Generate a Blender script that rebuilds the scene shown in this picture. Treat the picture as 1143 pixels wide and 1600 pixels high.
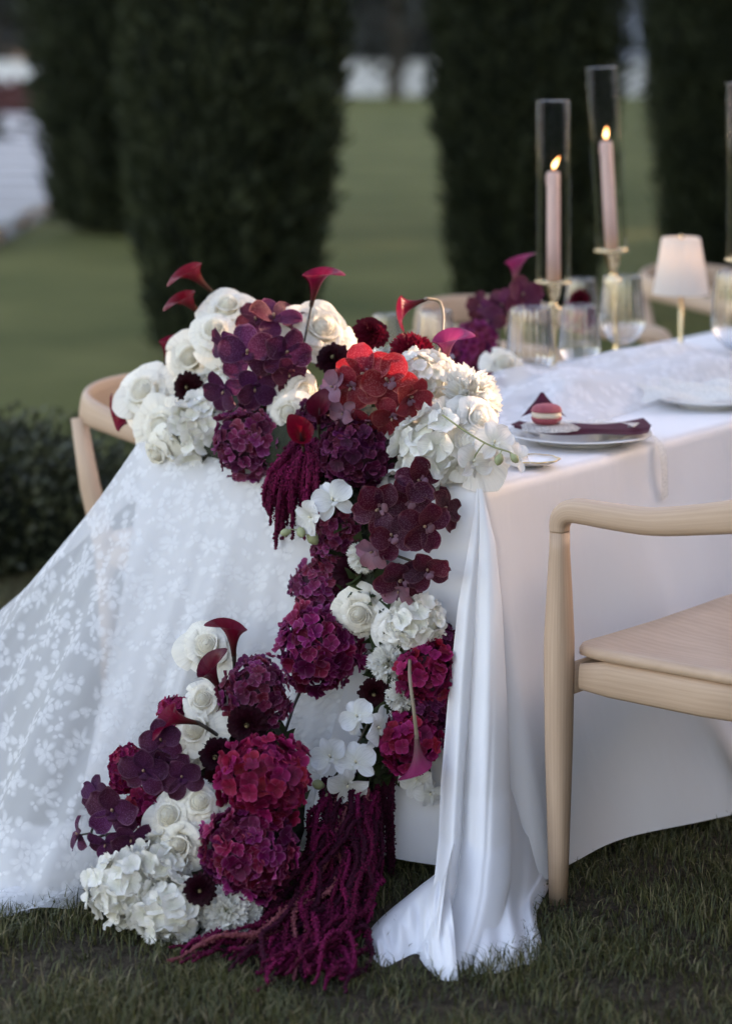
import bpy, math, random
import numpy as np
from mathutils import Vector, Matrix

# ------------------------------------------------------------------ camera, sky, sun, exposure
scene = bpy.context.scene
for o in list(bpy.data.objects):
    bpy.data.objects.remove(o)
COL = scene.collection
random.seed(7)
rng = np.random.default_rng(7)
R = math.radians
F = 85 / 36 * 1600          # focal length in photograph pixels
HZ = 80                     # horizon row of the photograph
EYE = 1.6

cam_d = bpy.data.cameras.new('camera')
cam = bpy.data.objects.new('camera', cam_d)
COL.objects.link(cam)
cam.location = (0, 0, EYE)
cam.rotation_euler = (R(90), 0, 0)
cam_d.sensor_fit = 'VERTICAL'
cam_d.sensor_height = 36
cam_d.lens = 85
cam_d.shift_y = -(800 - HZ) / 1600
cam_d.clip_end = 1000
cam_d.dof.use_dof = True
cam_d.dof.focus_distance = 4.6
cam_d.dof.aperture_fstop = 2.1
cam_d.dof.aperture_blades = 0
scene.camera = cam
scene.render.resolution_x = 731
scene.render.resolution_y = 1024

SUN_AZ = 62.0     # degrees from +Y towards +X
SUN_EL = 12.5
world = bpy.data.worlds.new('World')
scene.world = world
world.use_nodes = True
wn = world.node_tree.nodes
wl = world.node_tree.links
bg = wn['Background']
sky = wn.new('ShaderNodeTexSky')
sky.sky_type = 'NISHITA'
sky.sun_disc = False
sky.sun_elevation = R(SUN_EL)
sky.sun_rotation = R(SUN_AZ)
sky.air_density = 1.0
sky.dust_density = 1.6
sky.ozone_density = 1.0
wl.new(sky.outputs[0], bg.inputs[0])
bg.inputs[1].default_value = 0.15

sun_d = bpy.data.lights.new('sun', 'SUN')
sun_d.energy = 2.0     # last low sun of the evening
sun_d.angle = R(0.6)
sun_d.color = (1.0, 0.80, 0.60)
sun = bpy.data.objects.new('sun', sun_d)
COL.objects.link(sun)
S = Vector((math.sin(R(SUN_AZ)) * math.cos(R(SUN_EL)), math.cos(R(SUN_AZ)) * math.cos(R(SUN_EL)), math.sin(R(SUN_EL))))
sun.rotation_euler = S.to_track_quat('Z', 'Y').to_euler()
sun.location = (8, 14, 8)

scene.view_settings.view_transform = 'Standard'
scene.view_settings.look = 'None'
scene.view_settings.gamma = 1
scene.view_settings.exposure = 2.55
scene.view_settings.use_white_balance = True      # the photographer's white balance for open shade
scene.view_settings.white_balance_temperature = 7700
scene.view_settings.white_balance_tint = 26


# ------------------------------------------------------------------ helpers
def at(px, py, Y):
    return Vector(((px - 571.5) / F * Y, Y, EYE - (py - HZ) / F * Y))


def ground(px, py, z=0.0):
    Y = (EYE - z) * F / (py - HZ)
    return Vector(((px - 571.5) / F * Y, Y, z))


N0 = Vector((0.219, 4.67, 0))              # near corner of the table
A = Vector((0.5855, 0.8107, 0)).normalized()   # along the long side
O = Vector((A.y, -A.x, 0))                 # out of the long side with the near chair
TW, TL, TH = 0.872, 4.6, 0.75


def T(a, o, z=0.0):
    p = N0 + A * a + O * o
    return Vector((p.x, p.y, z))


def endY(px, off=0.0):
    k = (px - 571.5) / F
    return (N0.x * A.x + N0.y * A.y - off) / (k * A.x + A.y)


def tag(o, label=None, cat=None, group=None, kind=None):
    if label: o['label'] = label
    if cat: o['category'] = cat
    if group: o['group'] = group
    if kind: o['kind'] = kind
    return o


def mesh_data(name, verts, faces, mat=None, smooth=True, uv=None):
    me = bpy.data.meshes.new(name)
    verts = np.asarray(verts, dtype=np.float32)
    if isinstance(faces, np.ndarray):
        nf, k = faces.shape
        me.vertices.add(len(verts)); me.vertices.foreach_set('co', verts.ravel())
        me.loops.add(nf * k); me.loops.foreach_set('vertex_index', faces.astype(np.int32).ravel())
        me.polygons.add(nf); me.polygons.foreach_set('loop_start', np.arange(0, nf * k, k, dtype=np.int32))
        me.update(calc_edges=True)
    else:
        me.from_pydata([tuple(map(float, v)) for v in verts], [], [tuple(f) for f in faces])
    if uv is not None:
        lay = me.uv_layers.new(name='UVMap')
        idx = np.empty(len(me.loops), dtype=np.int32)
        me.loops.foreach_get('vertex_index', idx)
        lay.data.foreach_set('uv', np.asarray(uv, dtype=np.float32)[idx].ravel())
    if smooth:
        me.polygons.foreach_set('use_smooth', np.ones(len(me.polygons), dtype=bool))
    if mat: me.materials.append(mat)
    me.update()
    return me


def add(name, me, parent=None, loc=None, M=None):
    o = bpy.data.objects.new(name, me)
    COL.objects.link(o)
    if parent is not None: o.parent = parent
    if M is not None: o.matrix_local = M
    elif loc is not None: o.location = loc
    return o


def empty(name, loc=(0, 0, 0), M=None):
    o = bpy.data.objects.new(name, None)
    COL.objects.link(o)
    o.empty_display_size = 0.05
    if M is not None: o.matrix_world = M
    else: o.location = loc
    return o


def grid(fn, nu, nv, closed=False):
    """quad grid of fn(u, v), u in -1..1, v in 0..1; returns verts, faces, uvs"""
    vs, uv = [], []
    for j in range(nv + 1):
        for i in range(nu + 1):
            u = -1 + 2 * i / nu
            v = j / nv
            vs.append(fn(u, v)); uv.append(((u + 1) / 2, v))
    fs = []
    for j in range(nv):
        for i in range(nu):
            a = j * (nu + 1) + i
            fs.append((a, a + 1, a + nu + 2, a + nu + 1))
    return vs, fs, uv


def merge(parts):
    vs, fs, uv = [], [], []
    for p in parts:
        b = len(vs)
        vs += [tuple(v) for v in p[0]]
        fs += [tuple(i + b for i in f) for f in p[1]]
        uv += list(p[2]) if len(p) > 2 and p[2] is not None else [(0.5, 0.5)] * len(p[0])
    return vs, fs, uv


def xform(p, M):
    return [tuple(M @ Vector(v)) for v in p[0]], p[1], (p[2] if len(p) > 2 else None)


def tube(pts, radii, seg=8, caps=True):
    pts = [Vector(p) for p in pts]
    n = len(pts)
    if not hasattr(radii, '__len__'): radii = [radii] * n
    t0 = (pts[1] - pts[0]).normalized()
    nrm = t0.orthogonal().normalized()
    vs, fs, uv = [], [], []
    L = 0
    for i in range(n):
        t = (pts[min(i + 1, n - 1)] - pts[max(i - 1, 0)]).normalized()
        nrm = (nrm - t * nrm.dot(t)).normalized()
        b = t.cross(nrm)
        r = radii[i]
        rx, ry = r if hasattr(r, '__len__') else (r, r)
        if i: L += (pts[i] - pts[i - 1]).length
        for k in range(seg):
            a = 2 * math.pi * k / seg
            vs.append(tuple(pts[i] + nrm * math.cos(a) * rx + b * math.sin(a) * ry)); uv.append((k / seg, L))
    for i in range(n - 1):
        for k in range(seg):
            k2 = (k + 1) % seg
            fs.append((i * seg + k, i * seg + k2, (i + 1) * seg + k2, (i + 1) * seg + k))
    if caps:
        fs.append(tuple(range(seg - 1, -1, -1)))
        fs.append(tuple((n - 1) * seg + k for k in range(seg)))
    return vs, fs, uv


def sweep(pts, sizes, n0, seg=14):
    """ellipse (w along n0, h across) swept with a parallel-transported frame"""
    pts = [Vector(p) for p in pts]
    n = len(pts)
    nrm = Vector(n0)
    vs, fs, uv = [], [], []
    L = 0
    for i in range(n):
        t = (pts[min(i + 1, n - 1)] - pts[max(i - 1, 0)]).normalized()
        nrm = (nrm - t * nrm.dot(t)).normalized()
        b = t.cross(nrm)
        w, h = sizes[i]
        if i: L += (pts[i] - pts[i - 1]).length
        for k in range(seg):
            a = 2 * math.pi * k / seg
            c, s = math.cos(a), math.sin(a)
            c = math.copysign(abs(c) ** 0.75, c); s = math.copysign(abs(s) ** 0.75, s)
            vs.append(tuple(pts[i] + nrm * c * w + b * s * h)); uv.append((k / seg, L))
    for i in range(n - 1):
        for k in range(seg):
            k2 = (k + 1) % seg
            fs.append((i * seg + k, i * seg + k2, (i + 1) * seg + k2, (i + 1) * seg + k))
    fs.append(tuple(range(seg - 1, -1, -1)))
    fs.append(tuple((n - 1) * seg + k for k in range(seg)))
    return vs, fs, uv


def lathe(prof, seg=24, mod=None):
    vs, fs, uv = [], [], []
    n = len(prof)
    for j, (r, z) in enumerate(prof):
        for k in range(seg):
            a = 2 * math.pi * k / seg
            rr = r * (mod(a, j / (n - 1)) if mod else 1)
            vs.append((rr * math.cos(a), rr * math.sin(a), z)); uv.append((k / seg, j / (n - 1)))
    for j in range(n - 1):
        for k in range(seg):
            k2 = (k + 1) % seg
            fs.append((j * seg + k, j * seg + k2, (j + 1) * seg + k2, (j + 1) * seg + k))
    return vs, fs, uv


def bez(p0, p1, p2, p3, n):
    out = []
    for i in range(n + 1):
        t = i / n
        out.append(p0 * (1 - t) ** 3 + p1 * 3 * t * (1 - t) ** 2 + p2 * 3 * t * t * (1 - t) + p3 * t ** 3)
    return out


def catmull(pts, n):
    P = [Vector(p) for p in pts]
    P = [P[0] * 2 - P[1]] + P + [P[-1] * 2 - P[-2]]
    out = []
    for i in range(1, len(P) - 2):
        for k in range(n):
            t = k / n
            a, b, c, d = P[i - 1], P[i], P[i + 1], P[i + 2]
            out.append(0.5 * ((2 * b) + (c - a) * t + (2 * a - 5 * b + 4 * c - d) * t * t + (-a + 3 * b - 3 * c + d) * t ** 3))
    out.append(P[-2])
    return out


def facing(loc, face, roll=0.0, scale=1.0):
    """matrix whose local +Z looks along face"""
    q = Vector(face).normalized().to_track_quat('Z', 'Y')
    return Matrix.Translation(loc) @ q.to_matrix().to_4x4() @ Matrix.Rotation(roll, 4, 'Z') @ Matrix.Scale(scale, 4)


def lerp(a, b, t):
    return a + (b - a) * t


# ------------------------------------------------------------------ materials
def new_mat(name):
    m = bpy.data.materials.new(name)
    m.use_nodes = True
    nt = m.node_tree
    return m, nt, nt.nodes, nt.links, nt.nodes['Principled BSDF']


def rgb(c):
    return (c[0], c[1], c[2], 1)


def ramp(nodes, links, src, stops):
    r = nodes.new('ShaderNodeValToRGB')
    e = r.color_ramp.elements
    e[0].position, e[0].color = stops[0][0], rgb(stops[0][1])
    e[1].position, e[1].color = stops[-1][0], rgb(stops[-1][1])
    for p, c in stops[1:-1]:
        x = e.new(p); x.color = rgb(c)
    links.new(src, r.inputs[0])
    return r.outputs[0]


def mathn(nodes, links, op, a, b=None, c=None):
    n = nodes.new('ShaderNodeMath'); n.operation = op
    for i, v in enumerate((a, b, c)):
        if v is None: continue
        if hasattr(v, 'links'): links.new(v, n.inputs[i])
        else: n.inputs[i].default_value = v
    return n.outputs[0]


def mixc(nodes, links, fac, a, b, mode='MIX'):
    n = nodes.new('ShaderNodeMix'); n.data_type = 'RGBA'; n.blend_type = mode
    for i, v in ((0, fac), (6, a), (7, b)):
        if hasattr(v, 'links'): links.new(v, n.inputs[i])
        elif i == 0: n.inputs[0].default_value = v
        else: n.inputs[i].default_value = rgb(v)
    return n.outputs[2]


def plain(name, c1, c2=None, rough=0.6, scale=20, bump=0.0, bscale=200, metallic=0.0, sheen=0.0, transl=0.0, spec=0.5, detail=4):
    m, nt, nodes, links, p = new_mat(name)
    p.inputs['Roughness'].default_value = rough
    p.inputs['Metallic'].default_value = metallic
    p.inputs['Sheen Weight'].default_value = sheen
    p.inputs['Specular IOR Level'].default_value = spec
    tc = nodes.new('ShaderNodeTexCoord')
    col = None
    if c2:
        n = nodes.new('ShaderNodeTexNoise'); n.inputs['Scale'].default_value = scale; n.inputs['Detail'].default_value = detail
        links.new(tc.outputs['Object'], n.inputs['Vector'])
        col = ramp(nodes, links, n.outputs['Fac'], [(0.3, c1), (0.7, c2)])
        links.new(col, p.inputs['Base Color'])
    else:
        p.inputs['Base Color'].default_value = rgb(c1)
    if bump:
        n = nodes.new('ShaderNodeTexNoise'); n.inputs['Scale'].default_value = bscale; n.inputs['Detail'].default_value = 3
        links.new(tc.outputs['Object'], n.inputs['Vector'])
        b = nodes.new('ShaderNodeBump'); b.inputs['Strength'].default_value = bump; b.inputs['Distance'].default_value = 0.01
        links.new(n.outputs['Fac'], b.inputs['Height']); links.new(b.outputs[0], p.inputs['Normal'])
    if transl:
        t = nodes.new('ShaderNodeBsdfTranslucent')
        if col: links.new(col, t.inputs[0])
        else: t.inputs[0].default_value = rgb(c1)
        mx = nodes.new('ShaderNodeMixShader'); mx.inputs[0].default_value = transl
        links.new(p.outputs[0], mx.inputs[1]); links.new(t.outputs[0], mx.inputs[2])
        links.new(mx.outputs[0], nodes['Material Output'].inputs[0])
    return m


def petal_mat(name, base, tip, edge=None, speck=None, transl=0.3, var=0.35, hue=0.02, rough=0.5, tcol=None, edge_w=0.12, sheen=0.0):
    """petal: colour from base to tip, optional rim and speckles, natural variation from bloom to bloom"""
    m, nt, nodes, links, p = new_mat(name)
    p.inputs['Roughness'].default_value = rough
    p.inputs['Specular IOR Level'].default_value = 0.15
    p.inputs['Sheen Weight'].default_value = sheen
    uvn = nodes.new('ShaderNodeUVMap')
    sep = nodes.new('ShaderNodeSeparateXYZ'); links.new(uvn.outputs[0], sep.inputs[0])
    col = ramp(nodes, links, sep.outputs[1], [(0.05, base), (0.75, tip)])
    # fine veins along the petal
    mp = nodes.new('ShaderNodeMapping'); mp.inputs['Scale'].default_value = (22, 2.0, 1)
    links.new(uvn.outputs[0], mp.inputs[0])
    nz = nodes.new('ShaderNodeTexNoise'); nz.inputs['Scale'].default_value = 1.0; nz.inputs['Detail'].default_value = 3
    links.new(mp.outputs[0], nz.inputs['Vector'])
    veins = mathn(nodes, links, 'MULTIPLY_ADD', nz.outputs['Fac'], 0.5, 0.75)
    col = mixc(nodes, links, 1.0, col, veins, 'MULTIPLY')
    if speck:
        mp2 = nodes.new('ShaderNodeMapping'); mp2.inputs['Scale'].default_value = (19, 22, 1)
        links.new(uvn.outputs[0], mp2.inputs[0])
        vo = nodes.new('ShaderNodeTexVoronoi'); vo.inputs['Scale'].default_value = 1.0
        links.new(mp2.outputs[0], vo.inputs['Vector'])
        d = mathn(nodes, links, 'LESS_THAN', vo.outputs['Distance'], 0.36)
        nz2 = nodes.new('ShaderNodeTexNoise'); nz2.inputs['Scale'].default_value = 4.0
        links.new(uvn.outputs[0], nz2.inputs['Vector'])
        k = mathn(nodes, links, 'MULTIPLY', d, mathn(nodes, links, 'MULTIPLY_ADD', nz2.outputs['Fac'], 2.6, -0.75))
        col = mixc(nodes, links, mathn(nodes, links, 'MINIMUM', mathn(nodes, links, 'MAXIMUM', k, 0.0), 0.36), col, speck)
    if edge:
        e1 = mathn(nodes, links, 'ABSOLUTE', mathn(nodes, links, 'MULTIPLY_ADD', sep.outputs[0], 2.0, -1.0))
        e = mathn(nodes, links, 'MAXIMUM', e1, sep.outputs[1])
        ef = nodes.new('ShaderNodeMapRange'); ef.inputs[1].default_value = 1 - edge_w; ef.inputs[2].default_value = 1.0
        links.new(e, ef.inputs[0])
        col = mixc(nodes, links, mathn(nodes, links, 'MULTIPLY', ef.outputs[0], 0.8), col, edge)
    oi = nodes.new('ShaderNodeObjectInfo')
    hs = nodes.new('ShaderNodeHueSaturation')
    v = mathn(nodes, links, 'MULTIPLY_ADD', oi.outputs['Random'], var, 1 - var / 2)
    links.new(v, hs.inputs['Value'])
    fr = mathn(nodes, links, 'FRACT', mathn(nodes, links, 'MULTIPLY', oi.outputs['Random'], 7.31))
    links.new(mathn(nodes, links, 'MULTIPLY_ADD', fr, 2 * hue, 0.5 - hue), hs.inputs['Hue'])
    links.new(col, hs.inputs['Color'])
    col = hs.outputs[0]
    links.new(col, p.inputs['Base Color'])
    bp = nodes.new('ShaderNodeBump'); bp.inputs['Strength'].default_value = 0.25; bp.inputs['Distance'].default_value = 0.02
    links.new(nz.outputs['Fac'], bp.inputs['Height']); links.new(bp.outputs[0], p.inputs['Normal'])
    tr = nodes.new('ShaderNodeBsdfTranslucent')
    if tcol: tr.inputs[0].default_value = rgb(tcol)
    else: links.new(col, tr.inputs[0])
    mx = nodes.new('ShaderNodeMixShader'); mx.inputs[0].default_value = transl
    links.new(p.outputs[0], mx.inputs[1]); links.new(tr.outputs[0], mx.inputs[2])
    links.new(mx.outputs[0], nodes['Material Output'].inputs[0])
    return m


M = {}
M['cream'] = petal_mat('cream_petal', (0.68, 0.62, 0.44), (0.86, 0.82, 0.72), transl=0.3, var=0.10, hue=0.006)
M['white'] = petal_mat('white_petal', (0.74, 0.73, 0.62), (0.87, 0.85, 0.80), transl=0.3, var=0.12, hue=0.004)
M['magenta'] = petal_mat('magenta_petal', (0.1250, 0.0042, 0.0364), (0.1980, 0.0073, 0.0678), edge=(0.36, 0.09, 0.19), transl=0.25, var=1.0, hue=0.03, edge_w=0.3)
M['mauve'] = petal_mat('mauve_petal', (0.1275, 0.0094, 0.0406), (0.1971, 0.0232, 0.0812), edge=(0.32, 0.12, 0.2), transl=0.25, var=0.9, hue=0.03, edge_w=0.3)
M['plum'] = petal_mat('plum_petal', (0.0525, 0.0035, 0.0192), (0.0875, 0.0070, 0.0350), edge=(0.20, 0.05, 0.11), transl=0.25, var=0.9, hue=0.03, edge_w=0.3)
M['raspberry'] = petal_mat('raspberry_petal', (0.1550, 0.0039, 0.0290), (0.2519, 0.0079, 0.0532), edge=(0.34, 0.04, 0.12), transl=0.25, var=0.8, hue=0.02, edge_w=0.3)
M['vanda'] = petal_mat('dark_orchid_petal', (0.0263, 0.0026, 0.0114), (0.0394, 0.0052, 0.0210), edge=(0.20, 0.08, 0.10), speck=(0.30, 0.15, 0.18), transl=0.14, var=0.5, hue=0.02, tcol=(0.35, 0.012, 0.02), edge_w=0.10)
M['violet'] = petal_mat('violet_orchid_petal', (0.085, 0.016, 0.065), (0.066, 0.011, 0.036), edge=(0.20, 0.09, 0.14), speck=(0.22, 0.10, 0.22), transl=0.3, var=0.5, hue=0.03, edge_w=0.10)
M['wine'] = petal_mat('wine_orchid_petal', (0.0840, 0.0120, 0.0420), (0.0840, 0.0120, 0.0300), edge=(0.30, 0.10, 0.14), speck=(0.22, 0.08, 0.14), transl=0.3, var=0.5, hue=0.03, edge_w=0.08)
M['red_orchid'] = petal_mat('red_orchid_petal', (0.12, 0.006, 0.014), (0.17, 0.016, 0.024), edge=(0.40, 0.13, 0.11), speck=(0.48, 0.21, 0.21), transl=0.24, var=0.7, hue=0.012, tcol=(0.58, 0.03, 0.045), edge_w=0.10)
M['lilac'] = petal_mat('lilac_orchid_petal', (0.3040, 0.1760, 0.2400), (0.2720, 0.1200, 0.1600), transl=0.35, var=0.3)
M['orchid_white'] = petal_mat('white_orchid_petal', (0.80, 0.80, 0.72), (0.84, 0.84, 0.83), transl=0.35, var=0.06, hue=0.004)
M['orchid_heart'] = plain('orchid_heart', (0.20, 0.10, 0.07), (0.45, 0.30, 0.20), rough=0.5, scale=9)
M['orchid_heart_white'] = plain('orchid_heart_white', (0.75, 0.66, 0.42), (0.78, 0.76, 0.70), rough=0.5, scale=3)
M['calla'] = petal_mat('calla_spathe', (0.0620, 0.0310, 0.0186), (0.1736, 0.0037, 0.0186), edge=(0.16, 0.004, 0.02), transl=0.35, var=0.25, hue=0.012, rough=0.35, edge_w=0.1)
M['calla_dark'] = petal_mat('calla_spathe_dark', (0.0420, 0.0140, 0.0112), (0.1050, 0.0056, 0.0210), edge=(0.08, 0.003, 0.014), transl=0.3, var=0.3, hue=0.015, rough=0.35, edge_w=0.1)
M['calla_pink'] = petal_mat('calla_spathe_pink', (0.2100, 0.1400, 0.1120), (0.2940, 0.0280, 0.0980), transl=0.35, var=0.2, hue=0.012, rough=0.35)
M['spadix'] = plain('spadix', (0.05, 0.01, 0.015), rough=0.6)
M['stem'] = plain('stem', (0.035, 0.045, 0.018), (0.06, 0.045, 0.03), rough=0.55, scale=40)
M['stem_dark'] = plain('stem_dark', (0.022, 0.02, 0.013), (0.035, 0.025, 0.018), rough=0.5, scale=40)
M['stem_pale'] = plain('stem_pale', (0.25, 0.22, 0.13), (0.2, 0.12, 0.1), rough=0.5, scale=10)
M['bud'] = plain('bud', (0.28, 0.32, 0.14), (0.42, 0.44, 0.26), rough=0.5, scale=40, transl=0.2)
M['dahlia'] = petal_mat('dark_dahlia_petal', (0.0084, 0.0007, 0.0028), (0.0245, 0.0021, 0.0063), transl=0.2, var=0.3)
M['dahlia_red'] = petal_mat('red_dahlia_petal', (0.0420, 0.0014, 0.0035), (0.1120, 0.0042, 0.0084), transl=0.4, var=0.2)
M['dahlia_heart'] = plain('dahlia_heart', (0.10, 0.07, 0.03), (0.25, 0.2, 0.1), rough=0.7, scale=60)
M['carn_white'] = petal_mat('white_carnation_petal', (0.62, 0.62, 0.45), (0.84, 0.83, 0.78), transl=0.35, var=0.05, hue=0.002)
M['carn_red'] = petal_mat('crimson_carnation_petal', (0.0780, 0.0026, 0.0130), (0.1950, 0.0078, 0.0325), transl=0.35, var=0.2)
M['amaranth'] = plain('amaranth', (0.035, 0.0015, 0.010), (0.16, 0.007, 0.048), rough=0.85, scale=220, transl=0.15, spec=.15)
M['amaranth_dark'] = plain('amaranth_dark', (0.022, 0.002, 0.009), (0.06, 0.005, 0.022), rough=0.85, scale=160, spec=.15)
M['amaranth_bright'] = plain('amaranth_bright', (0.075, 0.002, 0.022), (0.26, 0.014, 0.085), rough=0.85, scale=220, transl=0.15, spec=.15)
M['amaranth_faded'] = plain('amaranth_faded', (0.12, 0.02, 0.035), (0.30, 0.09, 0.10), rough=0.85, scale=180, transl=0.15, spec=.15)
M['foam'] = plain('foam', (0.015, 0.02, 0.010), (0.03, 0.035, 0.018), rough=0.95, scale=60, bump=0.5)
M['leaf'] = plain('leaf', (0.02, 0.035, 0.012), (0.045, 0.065, 0.02), rough=0.5, scale=20, transl=0.2)


# satin table cloth
def cloth_mat(name, col, rough, wscale, sheen=0.2, transl=0.0, wrinkle=0.5):
    m, nt, nodes, links, p = new_mat(name)
    p.inputs['Base Color'].default_value = rgb(col)
    p.inputs['Roughness'].default_value = rough
    p.inputs['Sheen Weight'].default_value = sheen
    p.inputs['Specular IOR Level'].default_value = 0.35
    tc = nodes.new('ShaderNodeTexCoord')
    n1 = nodes.new('ShaderNodeTexNoise'); n1.inputs['Scale'].default_value = wscale; n1.inputs['Detail'].default_value = 2
    n2 = nodes.new('ShaderNodeTexNoise'); n2.inputs['Scale'].default_value = 9; n2.inputs['Detail'].default_value = 3
    mp = nodes.new('ShaderNodeMapping'); mp.inputs['Scale'].default_value = (1, 1, 0.35)
    links.new(tc.outputs['Object'], n1.inputs['Vector'])
    links.new(tc.outputs['Object'], mp.inputs[0]); links.new(mp.outputs[0], n2.inputs['Vector'])
    b1 = nodes.new('ShaderNodeBump'); b1.inputs['Strength'].default_value = 0.12; b1.inputs['Distance'].default_value = 0.002
    b2 = nodes.new('ShaderNodeBump'); b2.inputs['Strength'].default_value = wrinkle; b2.inputs['Distance'].default_value = 0.012
    links.new(n2.outputs['Fac'], b2.inputs['Height']); links.new(n1.outputs['Fac'], b1.inputs['Height'])
    links.new(b2.outputs[0], b1.inputs['Normal']); links.new(b1.outputs[0], p.inputs['Normal'])
    if transl:
        t = nodes.new('ShaderNodeBsdfTranslucent'); t.inputs[0].default_value = rgb(col)
        mx = nodes.new('ShaderNodeMixShader'); mx.inputs[0].default_value = transl
        links.new(p.outputs[0], mx.inputs[1]); links.new(t.outputs[0], mx.inputs[2])
        links.new(mx.outputs[0], nodes['Material Output'].inputs[0])
    return m


M['satin'] = cloth_mat('satin', (0.80, 0.79, 0.80), 0.42, 900, transl=0.08)
M['linen'] = cloth_mat('linen', (0.82, 0.82, 0.83), 0.6, 1400, transl=0.12, wrinkle=0.2)


# lace: sheer tulle with embroidered flowers and sprigs (coverage from the thread pattern)
def lace_mat(name, net, col, scale, bold=0.93):
    m, nt, nodes, links, p = new_mat(name)
    p.inputs['Base Color'].default_value = rgb(col)
    p.inputs['Roughness'].default_value = 0.75
    p.inputs['Sheen Weight'].default_value = 0.2
    uv0 = nodes.new('ShaderNodeUVMap')
    wz = nodes.new('ShaderNodeTexNoise'); wz.inputs['Scale'].default_value = scale * 1.1; wz.inputs['Detail'].default_value = 2
    links.new(uv0.outputs[0], wz.inputs['Vector'])
    wv_ = nodes.new('ShaderNodeVectorMath'); wv_.operation = 'MULTIPLY_ADD'; wv_.inputs[1].default_value = (.45 / scale,) * 3
    links.new(wz.outputs['Color'], wv_.inputs[0]); links.new(uv0.outputs[0], wv_.inputs[2])
    uvn = wv_

    def motif(sc, lobes, r0, amp, off, rnd=0.85):
        mp = nodes.new('ShaderNodeMapping')
        mp.inputs['Scale'].default_value = (sc, sc, sc); mp.inputs['Location'].default_value = (off, off * 0.7, 0)
        links.new(uvn.outputs[0], mp.inputs[0])
        vo = nodes.new('ShaderNodeTexVoronoi'); vo.voronoi_dimensions = '2D'
        vo.inputs['Scale'].default_value = 1.0; vo.inputs['Randomness'].default_value = rnd
        links.new(mp.outputs[0], vo.inputs['Vector'])
        sub = nodes.new('ShaderNodeVectorMath'); sub.operation = 'SUBTRACT'
        links.new(mp.outputs[0], sub.inputs[0]); links.new(vo.outputs['Position'], sub.inputs[1])
        s = nodes.new('ShaderNodeSeparateXYZ'); links.new(sub.outputs[0], s.inputs[0])
        sc_ = nodes.new('ShaderNodeSeparateColor'); links.new(vo.outputs['Color'], sc_.inputs[0])
        ang = mathn(nodes, links, 'ARCTAN2', s.outputs[1], s.outputs[0])
        ph = mathn(nodes, links, 'MULTIPLY', sc_.outputs[0], 6.28)
        cs = mathn(nodes, links, 'COSINE', mathn(nodes, links, 'MULTIPLY_ADD', ang, float(lobes), ph))
        cs = mathn(nodes, links, 'ABSOLUTE', cs)
        rad = mathn(nodes, links, 'MULTIPLY_ADD', cs, amp, r0)
        df = mathn(nodes, links, 'SUBTRACT', rad, vo.outputs['Distance'])
        mr = nodes.new('ShaderNodeMapRange'); mr.inputs[1].default_value = 0.0; mr.inputs[2].default_value = 0.16
        links.new(df, mr.inputs[0])
        # open eye in the middle of the motif
        eye = nodes.new('ShaderNodeMapRange'); eye.inputs[1].default_value = 0.03; eye.inputs[2].default_value = 0.09
        links.new(vo.outputs['Distance'], eye.inputs[0])
        return mathn(nodes, links, 'MULTIPLY', mr.outputs[0], mathn(nodes, links, 'MULTIPLY_ADD', eye.outputs[0], 0.5, 0.5))
    a = motif(scale, 2.5, 0.16, 0.22, 0.0)
    b = motif(scale * 1.25, 1.0, 0.03, 0.36, 3.7)
    c = motif(scale * 1.6, 1.0, 0.01, 0.30, 7.1)
    cov = mathn(nodes, links, 'MAXIMUM', mathn(nodes, links, 'MAXIMUM', a, b), c)
    nz = nodes.new('ShaderNodeTexNoise'); nz.inputs['Scale'].default_value = 260; nz.inputs['Detail'].default_value = 1
    links.new(uvn.outputs[0], nz.inputs['Vector'])
    thread = mathn(nodes, links, 'MULTIPLY_ADD', nz.outputs['Fac'], 0.5, 0.75)
    cov = mathn(nodes, links, 'MULTIPLY', cov, thread)
    al = mathn(nodes, links, 'MINIMUM', mathn(nodes, links, 'MULTIPLY_ADD', cov, bold - net, net), 0.96)
    t = nodes.new('ShaderNodeBsdfTranslucent'); t.inputs[0].default_value = rgb(col)
    m1 = nodes.new('ShaderNodeMixShader'); m1.inputs[0].default_value = 0.3
    links.new(p.outputs[0], m1.inputs[1]); links.new(t.outputs[0], m1.inputs[2])
    tr = nodes.new('ShaderNodeBsdfTransparent')
    m2 = nodes.new('ShaderNodeMixShader')
    links.new(al, m2.inputs[0]); links.new(tr.outputs[0], m2.inputs[1]); links.new(m1.outputs[0], m2.inputs[2])
    links.new(m2.outputs[0], nodes['Material Output'].inputs[0])
    return m


M['lace'] = lace_mat('lace', 0.58, (0.84, 0.84, 0.83), 14, bold=0.83)
M['lace_dense'] = lace_mat('lace_dense', 0.86, (0.84, 0.84, 0.84), 17, bold=0.95)
M['lace_fine'] = lace_mat('lace_fine', 0.55, (0.80, 0.78, 0.72), 40)
M['gauze'] = lace_mat('gauze', 0.62, (0.80, 0.80, 0.81), 9, bold=0.85)


def glass_mat(name, tint=(1, 1, 1), rough=0.0, lo=0.03, mul=0.8):
    """thin-walled glass: clear, mirroring more towards grazing angles"""
    m, nt, nodes, links, p = new_mat(name)
    nodes.remove(p)
    tr = nodes.new('ShaderNodeBsdfTransparent'); tr.inputs[0].default_value = rgb(tint)
    gl = nodes.new('ShaderNodeBsdfGlossy'); gl.inputs['Roughness'].default_value = rough
    fr = nodes.new('ShaderNodeFresnel'); fr.inputs[0].default_value = 1.5
    f = mathn(nodes, links, 'MULTIPLY_ADD', fr.outputs[0], mul, lo)
    mx = nodes.new('ShaderNodeMixShader')
    links.new(f, mx.inputs[0]); links.new(tr.outputs[0], mx.inputs[1]); links.new(gl.outputs[0], mx.inputs[2])
    links.new(mx.outputs[0], nodes['Material Output'].inputs[0])
    return m


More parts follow.
